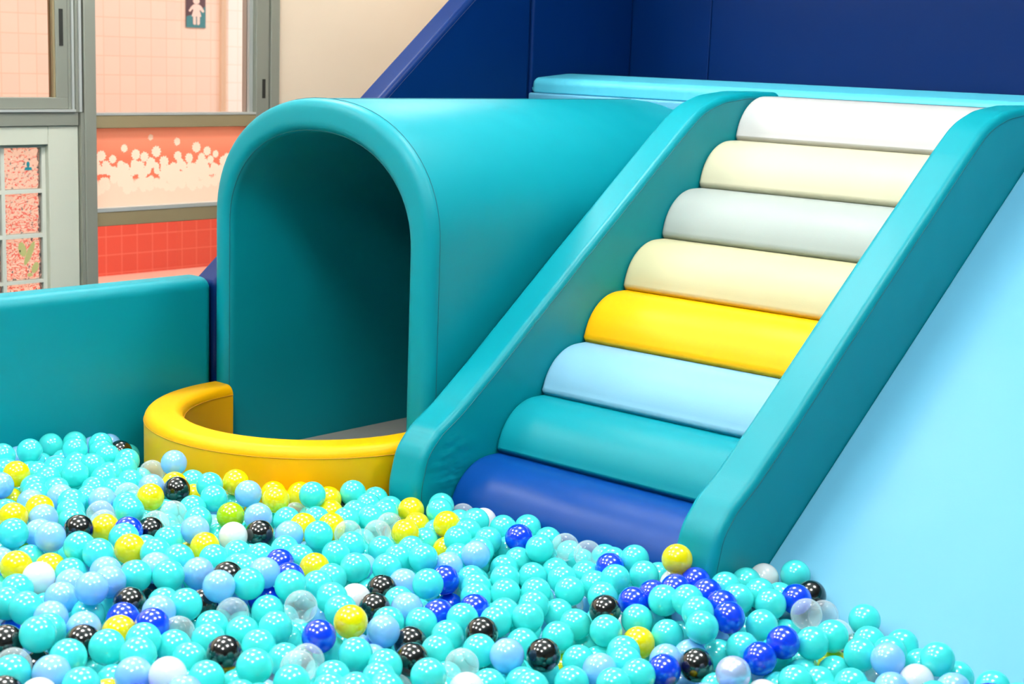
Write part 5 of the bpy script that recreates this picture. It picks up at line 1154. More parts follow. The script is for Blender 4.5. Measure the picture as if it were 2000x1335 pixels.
-1073, 2250, 227, 0, -1401, 2741, 226, 0, -2714, 2895, 232, 1, -3410, 2203, 280, 0, -3258, 2227, 277, 5, -3832, 1394, 286, 0, -1133, 2786, 234, 0, -631, 2946, 248, 0,
-2715, 2451, 248, 0, -605, 1549, 251, 0, -2549, 1228, 290, 4, -902, 1764, 251, 6, -2892, 2018, 283, 0, -1329, 1456, 264, 1, -1869, 1789, 253, 0, -1783, 2330, 220, 0,
-1470, 2090, 224, 0, -3821, 1667, 285, 0, -3837, 1516, 285, 0, -1322, 2253, 223, 0, -829, 2148, 238, 0, -1232, 2837, 229, 0, -2533, 1436, 284, 0, -2305, 2346, 233, 0,
-2558, 2812, 229, 0, -2322, 1477, 283, 1, -1169, 1898, 221, 0, -3486, 2124, 280, 0, -3632, 2517, 274, 1, -1666, 1021, 285, 1, -3368, 1597, 291, 4, -2261, 2450, 228, 0,
-1643, 2676, 228, 1, -1732, 1262, 282, 0, -3736, 1495, 284, 0, -1386, 1076, 250, 0, -2083, 2743, 227, 0, -3852, 1024, 250, 0, -2292, 2614, 223, 0, -3027, 1545, 281, 4,
-2841, 2702, 243, 0, -2345, 1165, 289, 0, -1113, 2391, 228, 0, -3882, 2161, 285, 0, -3479, 2020, 279, 1, -2646, 1260, 287, 1, -2219, 1978, 243, 0, -2861, 1385, 277, 0,
-3300, 1543, 291, 0, -1614, 1496, 269, 0, -2854, 2565, 250, 0, -1611, 2118, 223, 4, -1268, 2049, 220, 0, -1643, 2014, 228, 0, -3168, 2151, 275, 1, -2178, 2796, 225, 1,
-2452, 1210, 288, 0, -990, 1766, 247, 0, -2789, 1311, 281, 0, -740, 1895, 249, 0, -3496, 1745, 282, 0, -3728, 1147, 253, 4, -3533, 1009, 251, 0, -2080, 2446, 218, 0,
-2670, 1189, 287, 0, -2891, 1229, 279, 0, -2839, 1063, 286, 0, -1891, 1652, 262, 4, -1711, 1916, 237, 0, -3804, 1993, 284, 0, -3022, 1422, 275, 0, -2093, 1436, 281, 1,
-2836, 2802, 237, 0, -3283, 1253, 282, 1, -3289, 2314, 275, 0, -3489, 1861, 279, 0, -1596, 1844, 239, 2, -765, 1250, 248, 0, -2203, 2578, 219, 5, -3775, 1314, 282, 2,
-3195, 1209, 275, 6, -1198, 2139, 219, 3, -767, 1399, 248, 5, -2518, 1022, 287, 1, -1792, 2651, 227, 0, -1397, 1585, 256, 5, -2652, 1365, 282, 2, -1327, 2167, 219, 0,
-1188, 2726, 228, 0, -1040, 2703, 234, 0, -3468, 2359, 276, 0, -2267, 2877, 222, 0, -959, 2700, 237, 0, -3195, 1068, 272, 0, -3177, 1970, 280, 0, -970, 1357, 247, 0,
-2926, 1138, 279, 2, -1338, 1529, 258, 0, -1982, 2155, 226, 1, -1762, 1001, 285, 0, -2340, 1253, 285, 0, -2383, 1971, 248, 0, -3911, 2262, 280, 0, -2338, 2279, 233, 0,
-3113, 1004, 274, 2, -912, 2176, 229, 2, -1477, 1728, 244, 0, -1676, 1656, 256, 0, -1958, 1331, 281, 0, -2904, 2115, 272, 0, -2123, 1062, 285, 0, -2237, 1852, 247, 1,
-1610, 1370, 272, 2, -1012, 2408, 230, 0, -821, 1721, 246, 0, -3592, 2245, 278, 0, -937, 2006, 222, 0, -2950, 2579, 251, 0, -1299, 1654, 243, 0, -2426, 2606, 224, 5,
-3237, 1765, 285, 0, -1274, 2769, 223, 0, -3477, 1643, 282, 0, -1900, 2657, 224, 0, -3007, 1250, 271, 0, -3413, 1390, 288, 0, -1189, 2257, 218, 0, -2922, 1599, 275, 0,
-2416, 1737, 262, 1, -3172, 2372, 268, 0, -2231, 2237, 230, 0, -709, 2687, 242, 0, -604, 1342, 245, 0, -2114, 1852, 244, 1, -1754, 2456, 215, 0, -3540, 1317, 288, 0,
-3743, 1913, 279, 0, -694, 2333, 242, 0, -1602, 2212, 218, 0, -3582, 1433, 284, 1, -3372, 1865, 276, 0, -2749, 1245, 280, 0, -2759, 2172, 259, 0, -1405, 2348, 218, 0,
-1497, 1527, 260, 0, -711, 1966, 244, 0, -2928, 2793, 239, 0, -1399, 2568, 219, 5, -1223, 2377, 219, 1, -3358, 1993, 273, 0, -1121, 1675, 241, 0, -3799, 1222, 255, 2,
-978, 1589, 244, 6, -1969, 1688, 256, 0, -717, 2145, 239, 2, -1352, 1912, 220, 0, -3653, 1868, 277, 0, -3040, 1050, 273, 3, -1775, 2091, 221, 0, -2733, 2656, 233, 0,
-1108, 1994, 214, 1, -1538, 2011, 221, 0, -609, 1777, 244, 0, -1274, 1374, 247, 6, -3825, 2099, 279, 1, -1030, 2015, 215, 0, -2096, 1297, 281, 2, -2293, 2195, 232, 1,
-3398, 2269, 272, 5, -1771, 2929, 237, 0, -1137, 1603, 243, 0, -2474, 1481, 276, 0, -1886, 2114, 222, 2, -2033, 1010, 282, 0, -2433, 2844, 219, 0, -1559, 1006, 256, 1,
-3481, 2291, 273, 0, -620, 2174, 242, 0, -3699, 2491, 268, 0, -2534, 2682, 223, 0, -3010, 1628, 277, 0, -2020, 2357, 214, 0, -1116, 1061, 243, 0, -1193, 2468, 220, 1,
-2761, 2292, 250, 0, -3716, 2044, 277, 0, -1977, 1611, 262, 0, -3558, 2172, 275, 0, -3311, 2185, 270, 0, -610, 2101, 242, 0, -3879, 2459, 268, 0, -2185, 2035, 233, 1,
-1251, 1205, 243, 1, -3349, 1335, 283, 0, -3383, 1031, 266, 0, -990, 2087, 217, 2, -1759, 1485, 265, 5, -1126, 2166, 215, 6, -989, 1506, 243, 0, -1985, 1435, 273, 0,
-902, 1043, 242, 0, -1071, 1743, 236, 0, -1694, 2070, 220, 0, -2050, 1727, 252, 2, -3546, 1915, 273, 0, -1957, 1949, 233, 0, -1957, 2593, 213, 0, -3044, 1138, 269, 0,
-3794, 2247, 276, 0, -2787, 1802, 273, 0, -1394, 2217, 214, 3, -1801, 1079, 280, 1, -2641, 1535, 271, 0, -2256, 1664, 261, 1, -601, 1429, 242, 0, -1719, 1592, 257, 0,
-958, 2267, 225, 1, -952, 2924, 230, 0, -1888, 1859, 238, 0, -1553, 1658, 248, 0, -3553, 2352, 271, 0, -2882, 2253, 256, 0, -2962, 1386, 267, 0, -3496, 1563, 280, 0,
-3857, 1321, 270, 0, -2094, 2672, 214, 0, -2992, 1812, 280, 1, -1084, 2079, 213, 1, -1713, 1070, 278, 2, -1812, 1863, 237, 0, -2416, 1284, 280, 4, -3033, 1900, 279, 0,
-2187, 1251, 279, 0, -826, 2500, 235, 0, -2721, 1560, 268, 0, -1452, 2404, 215, 0, -1916, 1259, 277, 0, -2882, 1521, 268, 0, -2166, 1360, 277, 1, -1886, 1376, 272, 0,
-661, 1722, 241, 0, -1985, 1068, 280, 2, -3405, 1715, 277, 1, -1327, 1982, 213, 0, -714, 1104, 241, 0, -2272, 2783, 214, 1, -688, 2781, 238, 0, -3911, 1946, 276, 1,
-775, 2828, 235, 2, -1201, 1333, 241, 0, -1192, 1754, 221, 1, -2050, 1615, 260, 0, -3173, 1624, 280, 0, -1055, 1092, 240, 0, -2667, 2311, 240, 0, -2847, 2495, 243, 1,
-1793, 1786, 242, 0, -1846, 2477, 208, 0, -1461, 1622, 247, 5, -1277, 1072, 240, 0, -3158, 1787, 280, 0, -1218, 1672, 232, 1, -3099, 2472, 257, 5, -3216, 1568, 280, 0,
-1335, 2636, 216, 6, -958, 1264, 240, 3, -1750, 1663, 250, 0, -2266, 1073, 279, 0, -2441, 2407, 224, 0, -2547, 2337, 231, 0, -649, 1202, 240, 0, -645, 2451, 239, 4,
-3478, 1949, 269, 1, -2811, 2122, 261, 1, -3655, 1613, 273, 3, -1337, 2434, 213, 0, -962, 2633, 229, 0, -665, 1268, 239, 0, -3164, 1440, 274, 0, -2083, 2006, 228, 0,
-1253, 1971, 210, 4, -771, 2761, 234, 0, -1141, 1140, 239, 1, -967, 1087, 239, 0, -2250, 2306, 222, 1, -3477, 1186, 279, 0, -2589, 2016, 254, 0, -2176, 1119, 278, 0,
-1925, 1505, 264, 0, -804, 1511, 239, 0, -621, 2296, 238, 0, -1467, 2724, 213, 0, -2261, 1002, 278, 0, -2424, 1813, 250, 0, -3322, 2394, 266, 0, -882, 2916, 229, 0,
-1557, 2566, 214, 0, -1380, 2098, 210, 0, -1771, 2249, 210, 1, -2084, 1194, 276, 0, -822, 2359, 231, 0, -636, 2603, 237, 0, -3114, 1585, 275, 1, -756, 1025, 238, 0,
-1475, 2478, 212, 0, -2433, 2937, 213, 0, -2836, 1463, 264, 4, -3896, 1645, 272, 0, -2237, 1348, 274, 1, -1513, 1226, 265, 4, -3183, 1143, 263, 0, -2968, 2490, 247, 1,
-946, 1451, 237, 0, -3838, 1751, 272, 0, -2777, 1900, 268, 0, -734, 1672, 237, 0, -1391, 1760, 227, 5, -2304, 2695, 210, 0, -1093, 1549, 237, 1, -1496, 1409, 258, 3,
-2726, 1351, 270, 0, -1828, 1010, 276, 4, -2126, 2863, 217, 0, -1091, 1383, 237, 1, -1938, 1175, 274, 2, -3700, 1248, 271, 0, -3532, 2420, 264, 0, -677, 2054, 235, 5,
-2623, 1077, 276, 0, -1759, 2020, 218, 0, -3572, 1171, 273, 1, -1371, 1284, 249, 0, -926, 2339, 223, 1, -613, 2364, 236, 0, -1041, 1645, 236, 0, -1244, 2213, 208, 0,
-1309, 1836, 215, 0, -1436, 2630, 211, 0, -2612, 1909, 257, 0, -3685, 2355, 266, 0, -3285, 1070, 263, 0, -3711, 1419, 272, 0, -3257, 1698, 276, 1, -2306, 1884, 237, 1,
-2999, 2282, 253, 0, -1014, 2511, 222, 0, -3840, 2630, 254, 1, -1222, 1825, 211, 0, -1664, 1810, 232, 0, -852, 1995, 221, 3, -837, 1088, 236, 0, -3546, 1814, 267, 0,
-621, 1862, 236, 4, -2658, 1792, 261, 0, -1017, 1296, 235, 4, -2780, 2919, 218, 0, -3732, 1661, 269, 4, -2894, 1935, 271, 0, -3905, 2701, 251, 0, -3627, 1046, 237, 0,
-3460, 2472, 262, 0, -1840, 1252, 270, 0, -3694, 1087, 236, 0, -1409, 1152, 240, 0, -1452, 2166, 207, 4, -3417, 1143, 271, 0, -2480, 1569, 263, 0, -2879, 1000, 272, 0,
-2281, 1597, 260, 5, -840, 2663, 229, 0, -1633, 2830, 216, 0, -1056, 2847, 220, 0, -2037, 2865, 222, 0, -3112, 1183, 259, 0, -1514, 1829, 224, 0, -741, 1813, 234, 0,
-982, 2157, 212, 0, -2173, 1518, 264, 0, -1919, 2291, 205, 0, -1909, 2179, 210, 0, -2442, 1902, 243, 0, -1136, 2676, 217, 0, -3093, 2625, 245, 0, -2446, 2770, 211, 0,
-3095, 1734, 274, 0, -877, 1655, 234, 0, -2674, 2532, 225, 1, -2464, 1677, 256, 1, -2849, 1144, 269, 0, -2583, 1160, 273, 1, -2528, 2522, 218, 0, -3340, 2487, 260, 0,
-3089, 2047, 265, 0, -3753, 2449, 260, 0, -2246, 2382, 214, 0, -3672, 1782, 266, 0, -3265, 1344, 270, 0, -3107, 2184, 258, 0, -2057, 1087, 272, 0, -1832, 1995, 219, 0,
-3583, 1718, 266, 0, -2189, 1009, 272, 0, -2926, 1870, 270, 0, -3100, 1077, 259, 0, -3621, 1959, 265, 0, -1386, 1000, 233, 1, -3188, 1376, 266, 0, -1353, 1700, 227, 0,
-1182, 2605, 213, 0, -2692, 1056, 272, 1, -612, 1028, 232, 6, -2818, 1249, 265, 4, -1378, 1848, 213, 1, -1393, 1970, 207, 2, -2341, 2874, 206, 1, -2560, 1598, 258, 0,
-2475, 1082, 271, 0, -894, 1829, 230, 3, -1501, 2326, 205, 0, -2729, 1456, 261, 0, -719, 1517, 231, 0, -1507, 1899, 214, 1, -1350, 2782, 207, 0, -802, 2214, 222, 0,
-1077, 1476, 231, 0, -3321, 1198, 265, 0, -1344, 1368, 245, 0, -708, 2592, 228, 0, -1673, 2291, 202, 4, -3757, 2555, 252, 0, -3787, 1070, 231, 2, -858, 1378, 231, 0,
-3495, 1393, 273, 0, -2958, 1496, 258, 4, -3426, 1556, 271, 0, -2139, 2228, 212, 0, -1680, 2542, 205, 0, -3510, 1096, 257, 6, -2127, 1738, 240, 3, -3152, 1527, 267, 0,
-825, 1439, 230, 0, -854, 2435, 223, 0, -3129, 1915, 267, 0, -2008, 1153, 269, 0, -2461, 2216, 223, 0, -2529, 1873, 246, 0, -1553, 1577, 243, 0, -3071, 1661, 268, 4,
-1906, 2400, 197, 0, -925, 2862, 220, 0, -1938, 2828, 221, 0, -3797, 1595, 264, 1, -3437, 1268, 271, 3, -2751, 2504, 227, 0, -1268, 2893, 207, 0, -1174, 2886, 210, 0,
-2942, 1269, 256, 1, -1779, 1327, 260, 0, -610, 2023, 229, 1, -912, 2779, 220, 0, -733, 1181, 229, 0, -1432, 2276, 202, 0, -3441, 1005, 239, 0, -2349, 1674, 248, 0,
-3653, 1531, 264, 0, -2355, 2806, 203, 0, -1957, 2045, 213, 2, -1224, 2550, 206, 0, -952, 1939, 206, 3, -2032, 2086, 212, 0, -670, 1413, 229, 0, -2682, 1880, 255, 5,
-1686, 2624, 206, 0, -2109, 2551, 197, 1, -2335, 1086, 268, 0, -1042, 1009, 228, 0, -2754, 1738, 257, 0, -2953, 2647, 231, 0, -3260, 2519, 252, 0, -3739, 2133, 263, 4,
-3907, 1084, 228, 0, -613, 2709, 226, 1, -1106, 1910, 197, 4, -1015, 1890, 202, 0, -2829, 2367, 234, 1, -1914, 1001, 266, 0, -906, 2560, 219, 0, -1478, 1149, 246, 0,
-3766, 1785, 261, 1, -2001, 1803, 229, 1, -3544, 1239, 270, 0, -3870, 2523, 249, 0, -2089, 2382, 199, 0, -1094, 2520, 209, 2, -1646, 2747, 207, 0, -3812, 2167, 261, 0,
-2673, 2945, 205, 5, -1814, 1623, 241, 0, -2302, 1312, 264, 0, -2609, 2437, 217, 0, -3637, 1184, 256, 0, -1824, 1527, 247, 1, -2947, 1015, 260, 0, -1206, 1259, 226, 0,
-1438, 1252, 247, 0, -2027, 2255, 201, 0, -728, 2394, 222, 0, -3786, 1451, 260, 0, -922, 1203, 225, 0, -2110, 1933, 219, 0, -2298, 2059, 218, 0, -2391, 2338, 210, 0,
-2390, 2199, 216, 0, -2039, 2941, 215, 0, -3847, 2288, 257, 0, -3064, 1805, 264, 0, -2268, 2945, 200, 1, -3195, 2207, 249, 1, -2879, 1671, 254, 1, -2654, 2242, 227, 0,
-3274, 1823, 259, 0, -2595, 2654, 206, 0, -1602, 2476, 197, 0, -2928, 2411, 232, 0, -2149, 2466, 195, 1, -3130, 2253, 245, 0, -3818, 2361, 252, 0, -1592, 2884, 201, 0,
-2472, 2064, 224, 0, -2951, 2050, 253, 0, -3226, 2408, 246, 0, -3079, 2325, 240, 0, -2638, 2877, 200, 0, -3430, 1903, 251, 5, -3546, 2027, 252, 4, -1514, 2636, 195, 0,
-3661, 2271, 252, 0, -2384, 2704, 195, 0, -2348, 1745, 233, 0, -1863, 2809, 210, 0, -2588, 1411, 253, 0, -2778, 2790, 205, 0, -2405, 1634, 242, 0, -2574, 2175, 221, 1,
-2499, 1361, 255, 0, -2579, 2104, 226, 0, -2511, 2852, 195, 0, -2859, 1592, 245, 0, -2185, 2635, 188, 1, -2259, 1755, 227, 6, -3234, 2286, 242, 0, -1490, 2835, 192, 0,
-3433, 2066, 246, 0, -2697, 2102, 233, 0, -3651, 2054, 250, 0, -2541, 1727, 238, 0, -2981, 2739, 216, 0, -2994, 2427, 229, 0, -2095, 2174, 198, 0, -2687, 1725, 242, 0,
-2039, 2789, 199, 0, -3749, 2299, 248, 0, -3043, 2576, 226, 0, -2325, 2547, 191, 0, -2946, 1770, 251, 1, -2365, 1546, 243, 4, -2805, 1972, 245, 0, -1809, 2881, 208, 0,
-2108, 2938, 198, 0, -1735, 2400, 184, 1, -2957, 1668, 247, 0, -2239, 2724, 186, 1, -3724, 2234, 247, 1, -2547, 2265, 208, 0, -2964, 1946, 250, 1, -1721, 2853, 201, 0,
-3017, 1997, 247, 0, -2488, 2457, 196, 0, -2626, 1674, 238, 0, -2205, 2097, 201, 0, -2739, 2031, 236, 0, -2951, 2150, 236, 0, -2449, 2527, 193, 0, -2320, 2436, 192, 1,
-1791, 2542, 184, 0, -3310, 2248, 238, 1, -2603, 2724, 192, 0, -2766, 2350, 214, 1, -1695, 2701, 191, 6, -1566, 2739, 188, 2, -2540, 2609, 192, 0, -3164, 2081, 238, 0,
-2822, 2273, 220, 0, -1603, 2615, 186, 0, -2715, 1631, 237, 0, -2906, 2533, 214, 0, -2356, 2948, 184, 0, -3674, 2157, 243, 1, -3246, 1929, 241, 0, -1840, 2690, 191, 1,
-3902, 2597, 229, 1, -2532, 2939, 186, 0, -2833, 2617, 205, 0, -3293, 2032, 236, 0, -2705, 2726, 193, 1, -2815, 2442, 211, 0, -2493, 1798, 225, 1, -2873, 1838, 243, 1,
-3437, 2142, 237, 0, -3618, 2377, 237, 0, -2969, 2356, 221, 0, -2649, 1451, 239, 5, -3434, 2407, 235, 0, -2732, 1826, 236, 0, -3167, 2573, 224, 0, -1415, 2789, 181, 0,
-2775, 1520, 234, 1, -3031, 2162, 231, 0, -3418, 2328, 235, 1, -2590, 1788, 228, 0, -2475, 2700, 184, 0, -2203, 1806, 210, 0, -2656, 2010, 226, 0, -3902, 2341, 236, 0,
-2168, 2358, 184, 0, -2238, 1907, 202, 0, -2375, 1850, 212, 0, -2690, 2590, 194, 1, -2846, 2035, 234, 0, -3747, 2383, 234, 0, -2211, 2507, 178, 0, -2127, 2724, 179, 0,
-3611, 2125, 237, 1, -1937, 2705, 185, 0, -1870, 2535, 174, 0, -2602, 2943, 182, 0, -3539, 2107, 235, 1, -3624, 2463, 229, 0, -2529, 1527, 233, 0, -2605, 2355, 197, 0,
-1966, 2382, 170, 0, -2620, 2502, 191, 0, -2001, 2532, 169, 0, -1769, 2806, 190, 0, -2624, 2810, 181, 1, -3535, 2239, 232, 0, -3037, 2482, 215, 0, -3875, 2211, 236, 0,
-3041, 2084, 231, 0, -3189, 2483, 223, 0, -2177, 2927, 180, 0, -2260, 2575, 174, 1, -2899, 2197, 219, 0, -3029, 1707, 238, 0, -2399, 2458, 181, 0, -3162, 1842, 238, 0,
-2004, 2648, 174, 0, -1502, 2769, 175, 5, -2886, 2764, 193, 0, -3767, 2069, 235, 1, -2711, 1969, 225, 0, -2066, 2306, 175, 0, -2222, 2184, 186, 0, -2789, 2561, 196, 0,
-3839, 2424, 226, 0, -3215, 2007, 229, 0, -3145, 2428, 220, 0, -2526, 1984, 210, 0, -3147, 2012, 230, 0, -2285, 2131, 189, 0, -2773, 2699, 188, 0, -3336, 1932, 228, 0,
-1920, 2480, 165, 1, -3584, 2303, 228, 0, -2620, 2578, 184, 0, -2483, 2278, 189, 0, -1958, 2221, 173, 1, -2214, 2848, 174, 0, -2356, 2624, 173, 1, -2806, 2199, 212, 0,
-1321, 2849, 173, 0, -2239, 2021, 190, 0, -2618, 1603, 224, 0, -1820, 2422, 165, 1, -2251, 2646, 169, 0, -2867, 2137, 220, 1, -3354, 2134, 224, 1, -2403, 2037, 197, 1,
-2858, 1767, 230, 5, -2886, 2686, 194, 0, -2137, 2017, 186, 1, -3437, 1993, 225, 4, -2721, 2246, 203, 0, -2551, 2400, 185, 0, -2436, 1959, 201, 5, -1692, 2480, 168, 0,
-2880, 2317, 206, 0, -1777, 2729, 180, 0, -2754, 2865, 178, 1, -3016, 2639, 201, 1, -2181, 2278, 177, 0, -3156, 2323, 217, 1, -3399, 2485, 221, 1, -3447, 2250, 224, 0,
-3034, 2373, 210, 0, -2808, 1715, 224, 0, -2701, 2177, 205, 0, -3353, 2343, 222, 5, -3271, 2455, 219, 0, -3811, 2515, 217, 1, -1976, 2290, 166, 0, -2949, 2261, 209, 1,
-3372, 2213, 221, 0, -2454, 1519, 224, 0, -2991, 1864, 232, 0, -2290, 2244, 179, 0, -3279, 2360, 219, 0, -2500, 2167, 191, 0, -3100, 2524, 209, 0, -2221, 2439, 169, 0,
-3332, 1844, 225, 1, -2466, 1729, 211, 5, -2656, 2679, 176, 1, -2092, 2492, 160, 0, -2696, 1516, 220, 0, -2593, 1965, 208, 1, -1886, 2752, 177, 0, -2033, 2407, 160, 0,
-2402, 2899, 166, 0, -2496, 1920, 202, 0, -2677, 2386, 187, 0, -2797, 1600, 218, 0, -3561, 2499, 215, 0, -3064, 2235, 212, 0, -3286, 2146, 216, 0, -2601, 1857, 212, 1,
-2750, 2417, 190, 0, -2368, 1923, 191, 0, -2479, 2589, 169, 0, -3567, 1965, 221, 0, -1909, 2345, 157, 0, -2361, 2248, 177, 1, -2036, 2194, 168, 0, -1972, 2769, 175, 0,
-2702, 2468, 184, 0, -2292, 2841, 163, 0, -2484, 2347, 176, 0, -3513, 2315, 218, 0, -1933, 2560, 158, 0, -3215, 1799, 226, 2, -1810, 2622, 164, 0, -2316, 2001, 184, 4,
-2558, 2767, 166, 1, -2635, 2142, 196, 0, -1557, 2835, 164, 6, -3626, 2220, 219, 0, -2991, 2539, 196, 0, -2280, 1812, 192, 4, -2409, 1691, 206, 0, -2580, 2865, 165, 0,
-2343, 2754, 160, 1, -2919, 2470, 193, 0, -3082, 1974, 221, 0, -2184, 2756, 160, 1, -3908, 2406, 213, 0, -2467, 1617, 211, 1, -3682, 2405, 213, 0, -2122, 2814, 164, 0,
-2148, 2143, 170, 0, -1677, 2802, 168, 0, -2849, 1896, 219, 0, -2304, 2313, 169, 0, -2900, 2074, 213, 0, -3095, 1860, 223, 1, -2901, 1981, 218, 0, -3253, 2086, 211, 0,
-2176, 2565, 155, 0, -2355, 2110, 178, 1, -2777, 2091, 206, 0, -2528, 1442, 217, 0, -2619, 1506, 213, 0, -3114, 2124, 210, 0, -2735, 2931, 163, 0, -3355, 2059, 210, 0,
-1619, 2699, 161, 0, -3902, 2478, 206, 0, -2473, 2919, 158, 1, -2800, 1834, 214, 0, -3489, 2179, 212, 1, -3222, 1868, 217, 1, -3904, 2151, 217, 0, -3791, 2591, 201, 0,
-2357, 2375, 164, 0, -3495, 2386, 209, 0, -2408, 2569, 158, 0, -2078, 2108, 164, 0, -2035, 2729, 159, 0, -2406, 2828, 155, 0, -2628, 1737, 204, 0, -2754, 2618, 171, 0,
-2094, 2640, 151, 5, -3116, 1779, 219, 0, -3502, 2465, 206, 5, -2465, 1858, 191, 0, -3702, 2536, 202, 0, -2402, 1760, 193, 1, -2477, 2806, 156, 0, -1731, 2653, 157, 2,
-2589, 2043, 191, 0, -2743, 1898, 207, 0, -2184, 1951, 171, 0, -3776, 2196, 212, 0, -2939, 2592, 181, 0, -3169, 1936, 211, 0, -3365, 2412, 205, 0, -2303, 2909, 151, 0,
-1781, 2482, 147, 5, -3204, 2153, 202, 0, -2293, 2501, 153, 0, -3594, 2045, 208, 0, -2822, 2748, 166, 0, -3044, 1919, 213, 0, -2837, 2516, 177, 0, -2621, 2207, 179, 0,
-3006, 1778, 213, 1, -1522, 2703, 151, 0, -2128, 2419, 148, 0, -2908, 1621, 205, 0, -2545, 2674, 155, 0, -2868, 2829, 164, 0, -2981, 2201, 195, 0, -2963, 2684, 175, 0,
-3883, 2653, 191, 0, -3841, 2110, 209, 1, -2673, 1835, 199, 1, -2434, 2744, 149, 0, -2653, 2073, 189, 1, -3693, 2323, 204, 0, -1901, 2621, 147, 0, -2881, 2384, 181, 0,
-2244, 2789, 146, 0, -3808, 2310, 204, 0, -2728, 2307, 176, 0, -2733, 1572, 199, 1, -3560, 2169, 204, 0, -2289, 2386, 153, 0, -2101, 2245, 151, 0, -2631, 2296, 170, 0,
-1710, 2581, 147, 0, -2660, 1904, 195, 0, -2539, 2477, 156, 0, -3705, 2082, 205, 0, -3502, 1934, 201, 1, -3486, 2071, 200, 0, -2429, 2219, 162, 0, -3152, 2198, 195, 0,
-1609, 2792, 149, 0, -2542, 1660, 194, 0, -2953, 2822, 165, 0, -3913, 2269, 203, 0, -2566, 2544, 155, 0, -3364, 2279, 197, 1, -3026, 2306, 187, 0, -3031, 2703, 173, 0,
-2337, 2184, 159, 0, -2658, 2750, 150, 1, -2287, 1941, 165, 0, -2426, 2318, 155, 0, -2475, 2018, 173, 0, -2053, 2559, 136, 1, -2535, 1834, 186, 0, -3189, 2384, 191, 1,
-3292, 2296, 194, 1, -2919, 1701, 201, 0, -2931, 1887, 204, 0, -2172, 2215, 151, 3, -3754, 2474, 192, 0, -2057, 2854, 152, 0, -3102, 2614, 179, 0, -3276, 2209, 193, 0,
-2231, 2343, 148, 0, -3561, 2405, 194, 0, -3081, 2422, 184, 0, -2721, 1765, 194, 0, -1849, 2484, 134, 5, -2145, 2076, 153, 0, -3328, 2484, 192, 0, -2488, 2099, 168, 0,
-2422, 2672, 142, 0, -2181, 2691, 137, 0, -3293, 1977, 194, 0, -2654, 2913, 144, 1, -2296, 2694, 137, 0, -1907, 2413, 130, 1, -3112, 2281, 185, 0, -2979, 2079, 193, 0,
-2731, 1680, 190, 0, -1990, 2590, 133, 0, -3664, 2014, 196, 4, -2231, 2931, 139, 0, -2115, 2888, 145, 0, -1917, 2829, 154, 0, -2686, 2824, 143, 0, -2910, 1797, 197, 0,
-2832, 1656, 190, 0, -3709, 2192, 195, 0, -3105, 2052, 191, 1, -3262, 2514, 184, 0, -2546, 2216, 158, 1, -3403, 1878, 191, 0, -3096, 1695, 199, 0, -3878, 2544, 181, 0,
-2739, 2531, 154, 0, -2811, 2316, 167, 1, -2035, 2919, 149, 0, -2861, 2242, 173, 0, -2001, 2479, 125, 0, -1988, 2830, 147, 0, -2755, 2772, 144, 1, -2130, 2315, 136, 0,
-2350, 1796, 167, 0, -2817, 2655, 152, 0, -3221, 2255, 183, 0, -2304, 1876, 159, 2, -1731, 2763, 142, 0, -2556, 1759, 178, 0, -2560, 1904, 174, 0, -2360, 2512, 134, 0,
-2455, 2417, 139, 0, -2276, 2074, 147, 0, -2556, 2112, 161, 0, -2669, 2519, 146, 1, -2798, 2016, 183, 0, -2571, 2321, 148, 0, -2562, 1563, 183, 1, -3527, 2009, 185, 2,
-2626, 2412, 147, 1, -2235, 2263, 139, 0, -2962, 2421, 165, 0, -2784, 1948, 184, 0, -3035, 1659, 190, 6, -2801, 2145, 172, 1, -3375, 1989, 182, 0, -2027, 2261, 129, 0,
-3137, 2480, 172, 0, -3803, 2385, 181, 0, -2957, 2316, 166, 0, -2726, 2059, 174, 1, -2659, 1559, 180, 0, -2616, 2636, 136, 1, -3441, 2451, 179, 0, -3631, 2512, 176, 1,
-3838, 2246, 185, 0, -3735, 2269, 184, 5, -3640, 2280, 183, 0, -2843, 1566, 178, 1, -2509, 2726, 130, 0, -2355, 2435, 132, 0, -2195, 2625, 122, 0, -3423, 2185, 179, 0,
-3639, 2162, 184, 0, -1807, 2782, 139, 0, -2066, 2353, 123, 2, -3912, 2728, 165, 0, -2484, 2647, 129, 0, -3283, 1870, 183, 0, -2537, 2901, 127, 0, -1825, 2548, 121, 5,
-3169, 1745, 189, 0, -2851, 2441, 153, 0, -3410, 2104, 176, 1, -3138, 2558, 164, 1, -3779, 2112, 183, 1, -2925, 2733, 145, 0, -2327, 2580, 123, 0, -3077, 2176, 172, 0,
-1667, 2639, 125, 0, -2872, 2600, 147, 0, -2422, 2103, 144, 0, -2980, 1954, 183, 0, -3197, 2053, 175, 1, -2480, 2500, 129, 0, -2643, 1658, 172, 0, -2799, 1773, 177, 0,
-3291, 1801, 182, 0, -2355, 2862, 120, 0, -1547, 2778, 121, 0, -2774, 2473, 144, 5, -1868, 2703, 128, 0, -3022, 2024, 178, 0, -2182, 2819, 121, 0, -3039, 2595, 154, 0,
-2776, 2244, 154, 0, -2365, 1973, 144, 3, -2637, 1990, 164, 0, -3843, 2466, 169, 0, -3500, 2249, 174, 1, -2261, 2173, 131, 0, -2213, 2108, 132, 0, -2094, 2764, 121, 0,
-2931, 2159, 165, 0, -3874, 2332, 173, 0, -3241, 2422, 167, 0, -3685, 2464, 168, 0, -2241, 2539, 116, 0, -2450, 2868, 118, 0, -2484, 1782, 159, 0, -1963, 2654, 118, 0,
-3455, 2337, 171, 0, -2119, 2553, 111, 0, -1997, 2331, 113, 0, -3343, 2183, 168, 0, -2538, 2819, 119, 1, -3235, 1921, 173, 0, -3300, 2064, 168, 0, -2548, 2612, 123, 0,
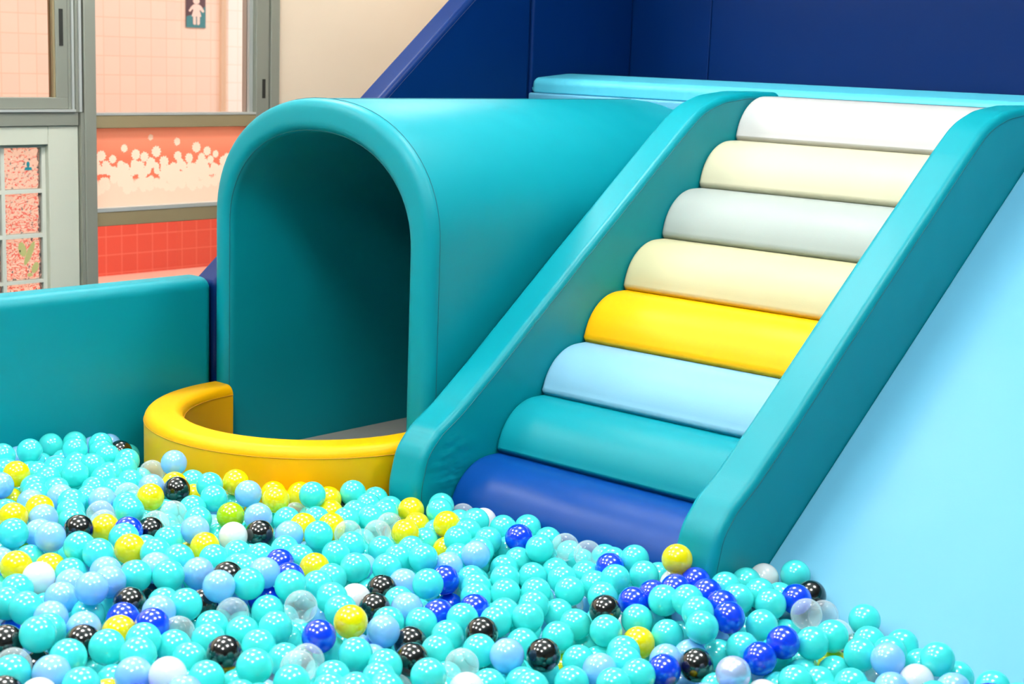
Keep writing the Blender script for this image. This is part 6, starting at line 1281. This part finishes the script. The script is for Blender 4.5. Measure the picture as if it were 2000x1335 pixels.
-1665, 2749, 122, 0, -3436, 2031, 169, 0, -3124, 2362, 161, 0, -2629, 2851, 119, 0, -2690, 2224, 147, 0, -2859, 1948, 174, 0, -2750, 2363, 142, 0, -3622, 2384, 168, 0,
-2966, 1633, 172, 0, -2188, 2486, 113, 1, -2741, 1506, 167, 0, -2360, 2664, 114, 5, -2370, 2294, 125, 0, -2713, 2708, 125, 1, -1938, 2511, 106, 0, -3735, 2399, 167, 0,
-2936, 2524, 145, 0, -2701, 1623, 165, 0, -3003, 2482, 150, 0, -3574, 2246, 169, 0, -2807, 2812, 125, 0, -2854, 2050, 166, 0, -2400, 1870, 144, 3, -2360, 2048, 134, 2,
-3110, 1926, 174, 1, -2354, 2933, 112, 0, -1779, 2687, 119, 4, -3012, 2144, 162, 0, -2688, 2133, 150, 0, -2682, 2607, 125, 1, -3745, 2564, 157, 0, -2601, 2723, 117, 0,
-1964, 2723, 118, 0, -2985, 1717, 172, 0, -2083, 2448, 105, 6, -3435, 1951, 165, 0, -3606, 1986, 167, 0, -3241, 2352, 160, 0, -2987, 2770, 133, 0, -3551, 2343, 164, 1,
-3626, 2097, 168, 0, -2853, 1847, 169, 1, -2163, 2944, 114, 1, -2046, 2620, 105, 0, -2793, 2888, 118, 0, -2204, 2406, 111, 0, -3201, 2518, 155, 1, -2455, 1926, 142, 1,
-3541, 2089, 165, 0, -2600, 1819, 156, 0, -3315, 2373, 160, 0, -3180, 1841, 171, 0, -3886, 2199, 168, 0, -1970, 2420, 99, 0, -3166, 2117, 160, 0, -3387, 2354, 161, 0,
-3045, 1865, 171, 0, -2664, 1490, 162, 0, -2917, 2019, 165, 0, -3570, 2463, 158, 1, -2530, 2389, 120, 0, -3069, 1757, 171, 2, -2795, 2568, 128, 5, -2381, 2786, 107, 0,
-2267, 2452, 109, 0, -2566, 1976, 146, 0,
]
rest = np.array(REST, float).reshape(-1, 4)
LV, LF = sphere(22, 14)
LV = np.array(LV); LQ = LF
nv = len(LV)
allv = (rest[:, None, :3] / 1000 + LV[None]).reshape(-1, 3)
tri = []; mi = []
me = bpy.data.meshes.new('play_balls_heap')
faces = []
for k in range(len(rest)):
    off = k * nv
    faces += [tuple(i + off for i in f) for f in LQ]
    mi += [int(rest[k, 3])] * len(LQ)
me.from_pydata(allv.tolist(), [], faces)
for c in ORDER: me.materials.append(BM[c])
me.polygons.foreach_set('material_index', mi)
me.shade_smooth(); me.update()
o = bpy.data.objects.new('play_balls_heap', me); COL.objects.link(o)
tag(o, 'mass of small plastic balls lying under and between the nearer ones', 'balls', 'plastic balls in the ball pit', 'stuff')
